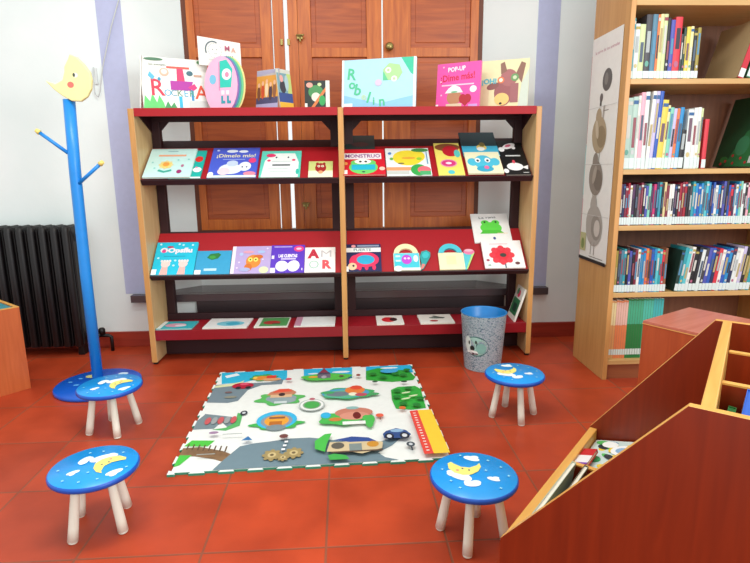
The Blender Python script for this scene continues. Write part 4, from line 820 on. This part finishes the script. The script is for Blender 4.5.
for k, (bs, tp, nm) in enumerate(mags):
    mag(x, .0118, .315-.002*(k % 3), bs, tp, '%s magazine spine, %s from the left on lowest shelf' % (nm, ordn(k+1))); x += .0124
gm = [('#1c7a38', '#40a880', 'green')]*6+[('#2a9060', '#48b8a0', 'sea green')]*4+[('#2a9a98', '#3cb0b0', 'teal')]*4
for k, (bs, tp, nm) in enumerate(gm):
    mag(x, .0128, .322-.002*(k % 2), bs, tp, '%s magazine spine, %s from the left on lowest shelf' % (nm, ordn(k+9))); x += .0134
# large leaning books, left covers in view
def big_lean(x, z, w, h, dep, lean, spine, coverc, label, group, draw=None):
    b = MB(); M = Matrix.Translation((x, BY0+.02, z+.001+w*math.sin(lean))) @ Matrix.Rotation(lean, 4, 'Y')
    b.box(0, .003, .002, dep, 0, h, coverc, M); b.box(w-.003, w, .002, dep, 0, h, spine, M); b.box(0, w, 0, .004, 0, h, spine, M); b.box(.003, w-.003, .004, dep-.004, .004, h-.004, PAGES, M)
    b.rect(.0005, .005, w-.0005, .045, '#d3e2df', M @ frame((0, -.0002, 0), (1, 0, 0), (0, 0, 1)))
    if draw: draw(b, M @ frame((0, dep, 0), (0, -1, 0), (0, 0, 1)), dep, h)
    return tag(b.build('book'), label, 'book', group)
big_lean(1.858, 1.509, .028, .275, .27, .27, '#c01c30', '#b8a078', 'large book with red spine and tan cover leaning on top visible shelf', 'books on the top visible bookcase shelf')
big_lean(1.900, 1.509, .035, .262, .22, .27, '#3c7c58', '#2c6c48', 'green book leaning right behind the large red spined book', 'books on the top visible bookcase shelf')
def gcov(b, A, w, h):
    b.ink([(w*.3, 0), (w, 0), (w, h*.7), (w*.6, h*.5), (w*.4, h*.2)], '#2c7844', A); b.ell(w*.6, h*.3, w*.16, h*.14, '#3c8a60', A); b.ell(w*.25, h*.1, w*.1, h*.05, '#2f7c3c', A)
    for x_, y_ in ((.3, .08), (.5, .05), (.66, .12), (.2, .04), (.8, .06), (.45, .16)): b.ell(w*x_, h*y_, .009, .008, '#c03038', A, n=8)
    b.rect(w*.86, h*.05, w*.98, h*.15, '#d3e2df', A)
big_lean(1.985, 1.089, .03, .36, .30, .24, '#174a2c', '#174a2c', 'big dark green picture book leaning right on the second visible shelf', 'picture books on the second visible bookcase shelf', gcov)

# ------------------------------------------------------------------ poster on the bookcase side
F = frame((BX0-.004, 3.012, .596), (0, -1, 0), (0, 0, 1)); b = MB(); PW, PH = .325, 1.165
b.prism([(0, 0), (PW, .012), (PW, PH-.0), (0, PH+.0)], -.002, 0, '#e3e5e0', F)
A = F @ Matrix.Translation((0, 0, 0))
b.text('la torre de los animales', PW*.52, PH*.935, .022, '#b8708c', A, width=PW*.8)
b.ell(PW*.60, PH*.805, .052, .055, '#5c5c5a', A); b.ell(PW*.57, PH*.81, .02, .03, '#7c7c78', A)
b.ell(PW*.44, PH*.735, .018, .022, '#6a6460', A); b.rect(PW*.40, PH*.70, PW*.46, PH*.722, '#4a4644', A)
b.ink([(PW*.50, PH*.60), (PW*.56, PH*.60), (PW*.60, PH*.70), (PW*.54, PH*.70)], '#a8a49c', A); b.rect(PW*.54, PH*.675, PW*.72, PH*.679, '#8a8680', A)
def bird(cx, cy, r, c1, c2, legs):
    r *= 1.25
    b.ell(PW*cx, PH*cy, r, r*1.15, c1, A, rot=.3); b.ell(PW*(cx+.08), PH*cy-.01, r*.6, r*.7, c2, A, rot=.4); b.ell(PW*cx-r*.2, PH*cy+r*1.1, r*.4, r*.55, c1, A)
    for dx in (-.02, .02): b.rect(PW*cx+dx-.0025, PH*cy-r*1.1-legs, PW*cx+dx+.0025, PH*cy-r*.9, '#7a7064', A)
bird(.45, .575, .066, '#a8987c', '#8c7c60', .06); bird(.44, .385, .064, '#8a8278', '#726a60', .09); bird(.50, .17, .078, '#a8a49c', '#8e8a82', .05); b.ell(PW*.38, PH*.60, .018, .05, '#c0b49c', A, rot=.3); b.ell(PW*.40, PH*.40, .02, .05, '#a49c90', A, rot=-.3)
b.ell(PW*.62, PH*.16, .035, .045, '#c4c0b8', A)
b.rect(0, 0, PW, .018, '#1c1a1c', A); b.rect(PW*.02, .05, PW*.24, .15, '#b8b888', A); b.ell(PW*.13, .09, .02, .03, '#7a8c50', A); b.rect(PW*.4, .028, PW*.9, .031, '#5c5a58', A)
for v in (.445, .695, .215): b.rect(0, PH*v, PW, PH*v+.0025, '#c4c6c2', A)
tag(b.build('poster'), 'long folded white poster of stacked animals on the bookcase side', 'poster')
for k, (z0, z1, cl, lab, dy) in enumerate(((1.23, 1.68, '#c05a6c', 'pink edged sheet peeping out behind top of the long poster', .012), (.95, 1.22, '#9cd0d0', 'pale turquoise edged sheet peeping out behind middle of the long poster', .018), (.60, .93, '#c0386c', 'magenta edged sheet peeping out behind bottom of the long poster', .014))):
    b = MB(); b.box(BX0-.0018, BX0-.0002, 2.80, 3.010, z0, z1, cl); b.box(BX0-.0019, BX0-.0003, 3.0101, 3.012+dy-.004, z0, z1, cl); tag(b.build('poster_sheet'), lab, 'poster', 'sheets behind the long poster')

# ------------------------------------------------------------------ slanted book browser (front right)
ROT = math.atan2(-.643, .766)
br = root('book_browser', (.333, 1.107, 0), ROT); tag(br, 'slanted cherry wood picture book browser nearest the camera at right', 'book browser')
WB = .700; PROFS = {0: [(0, 0), (0, .25), (.348, .677), (.78, .677), (.78, 0)], 1: [(0, 0), (0, .25), (.318, .671), (.78, .671), (.78, 0)]}
FB = frame((0, 0, 0), (1, 0, 0), (0, 0, 1))   # local z -> -y
for y0 in (0.0, WB):
    b = MB(); b.prism(PROFS[1 if y0 else 0], -(y0+.018), -y0, CHERRY, FB, edge=YEDGE); b.build('side_panel', br, bevel=.001)
b = MB(); b.box(.001, .024, .019, WB-.001, .0, .249, YEDGE); b.build('front_board', br, bevel=.002)
b = MB(); b.prism([(.364, .019), (.388, .019), (.358, WB-.001), (.336, WB-.001)], .02, .6715, YEDGE); b.build('tier_board', br, bevel=.002)
b = MB(); b.box(.755, .775, .019, WB-.001, .02, .668, CHERRY); b.build('back_board', br, bevel=.002)
b = MB(); b.box(.025, .349, .019, WB-.001, .160, .175, CHERRY); b.build('bin_floor', br)
b = MB(); b.box(.389, .754, .019, WB-.001, .40, .415, CHERRY); b.build('bin_floor', br)
for (xa, xb, yy, za, zb) in ((.025, .349, .432, .1755, .245), (.381, .754, .215, .416, .655), (.373, .754, .450, .416, .655)):
    b = MB(); b.box(xa, xb, yy, yy+.016, za, zb, CHERRY); b.box(xa, xb, yy, yy+.016, zb, zb+.004, YEDGE); b.build('divider', br)
def bin_book(x, y, z, w, h, t, tilt, col, label, draw=None, yaw=0):
    """book standing in the browser, cover facing the lower front, leaning back"""
    Mb = Matrix.Translation((.333, 1.107, 0)) @ Matrix.Rotation(ROT, 4, 'Z')
    M = Mb @ Matrix.Translation((x, y, z)) @ Matrix.Rotation(yaw, 4, 'Z') @ frame((0, 0, 0), (0, -1, 0), (math.sin(tilt), 0, math.cos(tilt)))
    b = MB(); cover(b, w, h, t, M, col, page=(C(col) if x > .38 else None))
    A = art_frame(M, t)
    A2 = M @ frame((0, h+.0002, 0), (1, 0, 0), (0, 0, 1)) 
    if draw: draw(b, A, w, h)
    tag(b.build('picture_book'), label, 'book', 'picture books in the slanted browser')
def bb(c1, c2, c3):
    def f(b, A, w, h): b.ell(w*.5, h*.65, w*.3, h*.22, c1, A); b.ell(w*.25, h*.85, w*.18, h*.1, c2, A); b.ell(w*.75, h*.82, w*.18, h*.12, c3, A); b.rect(w*.05, h*.93, w*.95, h*.97, c2, A)
    return f
BK = [(.045, .228, .47, '#d8e4dc', 'white book with yellow and blue picture, topmost in far lower bin', ('#e0c040', '#4a80b0', '#48a050')),
      (.075, .232, .40, '#c8d4c0', 'pale green book under the white one in the far lower bin', ('#48a058', '#e0e0d8', '#6c8cb0')),
      (.110, .236, .35, '#48a058', 'green book at the bottom of pile in the far lower bin', ('#e8e8e0', '#e0c040', '#c03040')),
      (.150, .240, .30, '#e0d8a0', 'cream book at the back of the lower bin beside the far panel', ('#4a80b0', '#c04040', '#50a060'))]
def mosaic(b, A, w, h):
    rr = random.Random(4)
    b.rect(w*.03, h*.03, w*.97, h*.97, '#c8dcd8', A)
    for k in range(26): b.ell(w*rr.uniform(.1, .9), h*rr.uniform(.1, .92), w*rr.uniform(.05, .13), h*rr.uniform(.05, .12), rr.choice(['#3f9a48', '#e8c838', '#f0f2ee', '#4a8ab8', '#2c343c', '#58b860', '#e8eef0', '#38a060']), A, rot=rr.uniform(0, 3), n=12)
    b.ell(w*.35, h*.5, w*.16, h*.17, '#eef2f2', A); b.ell(w*.35, h*.5, w*.09, h*.1, '#8cb0d0', A)
# books lie back in the far lower compartment, covers up
for k, (x, z, ti, cl, lab, cc) in enumerate(BK[:3]):
    bin_book(.030, .690-.008*k, .182+.011*(2-k), .225-.012*k, .20, .010, 1.33, cl, lab, (bb(*cc) if k else mosaic))
def redw(b, A, w, h): b.rect(w*.45, 0, w, h, '#e4e0e0', A); b.rect(w*.9, 0, w, h, '#7c3aa0', A)
bin_book(.028, .560, .228, .11, .040, .012, 1.30, '#c01c24', 'small red and white book on top of books in lower bin', redw)
bin_book(.030, .425, .1755, .36, .085, .012, .14, '#b9c4b0', 'grey green book leaning by the front board in the near lower bin', bb('#c0a860', '#5a7a70', '#8ca088'))
bin_book(.060, .425, .1755, .30, .085, .012, .20, '#5c5a48', 'dark olive book behind the grey green one in near lower bin', bb('#8a8c60', '#404838', '#a89860'))
bin_book(.392, .205, .4155, .16, .20, .014, .10, '#3c8c4c', 'green book at the front of the top tier compartment', bb('#80b860', '#2c6c40', '#60a858'))
bin_book(.424, .200, .4155, .165, .245, .018, .08, '#1c58b8', 'blue book standing tall in the top tier compartment', bb('#70b8e0', '#e0e8f0', '#40a0c0'))
bin_book(.455, .200, .416, .165, .225, .018, .08, '#e07828', 'orange book behind the tall blue one in top tier', bb('#f0c040', '#c83c30', '#f0e0b0'))
bin_book(.490, .200, .416, .165, .24, .018, .08, '#a02838', 'dark red book behind the orange one in top tier', bb('#f0c040', '#c83c30', '#f0e0b0'))

# ------------------------------------------------------------------ flat topped box behind the browser
bx = root('book_box', (1.153, 2.033, 0), math.atan2(.521, .854)); tag(bx, 'low cherry wood cabinet with pinkish top between browser and bookcase', 'cabinet')
b = MB(); b.box(0, .36, -.60, 0, .0, .486, CHERRYB); b.build('cabinet_body', bx, bevel=.002)
b = MB(); b.box(-.002, .362, -.602, .002, .486, .4885, YEDGE); b.box(0.0, .36, -.600, 0, .4885, .500, CHERRY_SHEEN); b.build('top', bx, bevel=.001)

# ------------------------------------------------------------------ open book box at the left edge
ORW = wood('orange_cherry', '#b5582a', '#c76836', .4, axis='Z')
lb = root('book_crate', (-1.697, 2.732, 0), math.radians(50)); tag(lb, 'orange brown wooden book crate cut off by the left edge', 'crate')
# local -x runs toward the camera-left, local +y runs away to the left
for nm, (x0, x1, y0, y1) in (('side_panel', (-.55, 0, 0, .018)), ('side_panel', (-.55, 0, .39, .408)), ('end_panel', (-.018, 0, .018, .39)), ('end_panel', (-.55, -.532, .018, .39))):
    b = MB(); b.box(x0, x1, y0, y1, 0, .437, ORW); b.box(x0, x1, y0, y1, .437, .440, YEDGE); b.build(nm, lb)
b = MB(); b.box(-.532, -.018, .018, .39, .02, .035, ORW); b.build('floor_board', lb)
Ml = Matrix.Translation((-1.697, 2.732, 0)) @ Matrix.Rotation(math.radians(50), 4, 'Z')
for k, (cl, nm, hh) in enumerate((('#3c7c84', 'teal', .386), ('#6c8c50', 'moss green', .387), ('#b8c8c0', 'pale grey', .388), ('#2c5878', 'dark blue', .387), ('#a04848', 'brick red', .385), ('#d0c080', 'straw yellow', .388))):
    b = MB(); M = Ml @ Matrix.Translation((-.022-.04*k, .03, .0355)); b.box(-.034, 0, 0, .35, 0, hh, cl, M); b.box(-.030, -.004, .004, .346, hh, hh+.0008, PAGES, M)
    tag(b.build('picture_book'), '%s picture book standing in the left crate' % nm, 'book', 'books in the left crate')

b = MB(); cover(b, .34, .36, .014, Ml @ Matrix.Translation((-.365, .022, .4245)), '#2f8490'); tag(b.build('picture_book'), 'flat teal picture book lying on top inside the left crate', 'book', 'books in the left crate')
# ------------------------------------------------------------------ light
w = bpy.data.worlds.new('world'); SC.world = w; w.use_nodes = True
bg = w.node_tree.nodes['Background']; bg.inputs['Color'].default_value = (.96, 1.0, .99, 1); bg.inputs['Strength'].default_value = .95
def area(name, loc, rot, sx, sy, power, col):
    l = bpy.data.lights.new(name, 'AREA'); l.shape = 'RECTANGLE'; l.size = sx; l.size_y = sy; l.energy = power; l.color = col
    o = bpy.data.objects.new(name, l); COL.objects.link(o); o.location = loc; o.rotation_euler = rot; return o
area('ceiling_lamp', (-.6, 1.5, 2.75), (0, 0, 0), 1.3, .35, 30, (1, .98, .93))
area('ceiling_lamp', (1.1, 1.2, 2.75), (0, 0, 0), 1.3, .35, 12, (1, .98, .93))
area('room_window_light', (2.5, -1.5, 2.0), (math.radians(80), 0, math.radians(33)), 1.8, 1.4, 80, (.97, 1, 1))

# ------------------------------------------------------------------ camera
p, y, r = .2039, .0408, -.0106; f_px = 539.95
f = Vector((math.sin(y)*math.cos(p), math.cos(y)*math.cos(p), -math.sin(p))); rt = Vector((math.cos(y), -math.sin(y), 0)); up = rt.cross(f)
r2 = rt*math.cos(r)+up*math.sin(r); u2 = -rt*math.sin(r)+up*math.cos(r)
cam = bpy.data.cameras.new('camera'); co = bpy.data.objects.new('camera', cam); COL.objects.link(co)
Mc = Matrix.Identity(4)
for k in range(3): Mc[k][0] = r2[k]; Mc[k][1] = u2[k]; Mc[k][2] = -f[k]
Mc[2][3] = 1.1
co.matrix_world = Mc; cam.sensor_width = 36; cam.lens = 36*f_px/750; cam.clip_start = .02
SC.camera = co
SC.view_settings.view_transform = 'Standard'; SC.view_settings.look = 'None'; SC.view_settings.gamma = 1; SC.view_settings.exposure = 0.14
SC.view_settings.use_curve_mapping = False
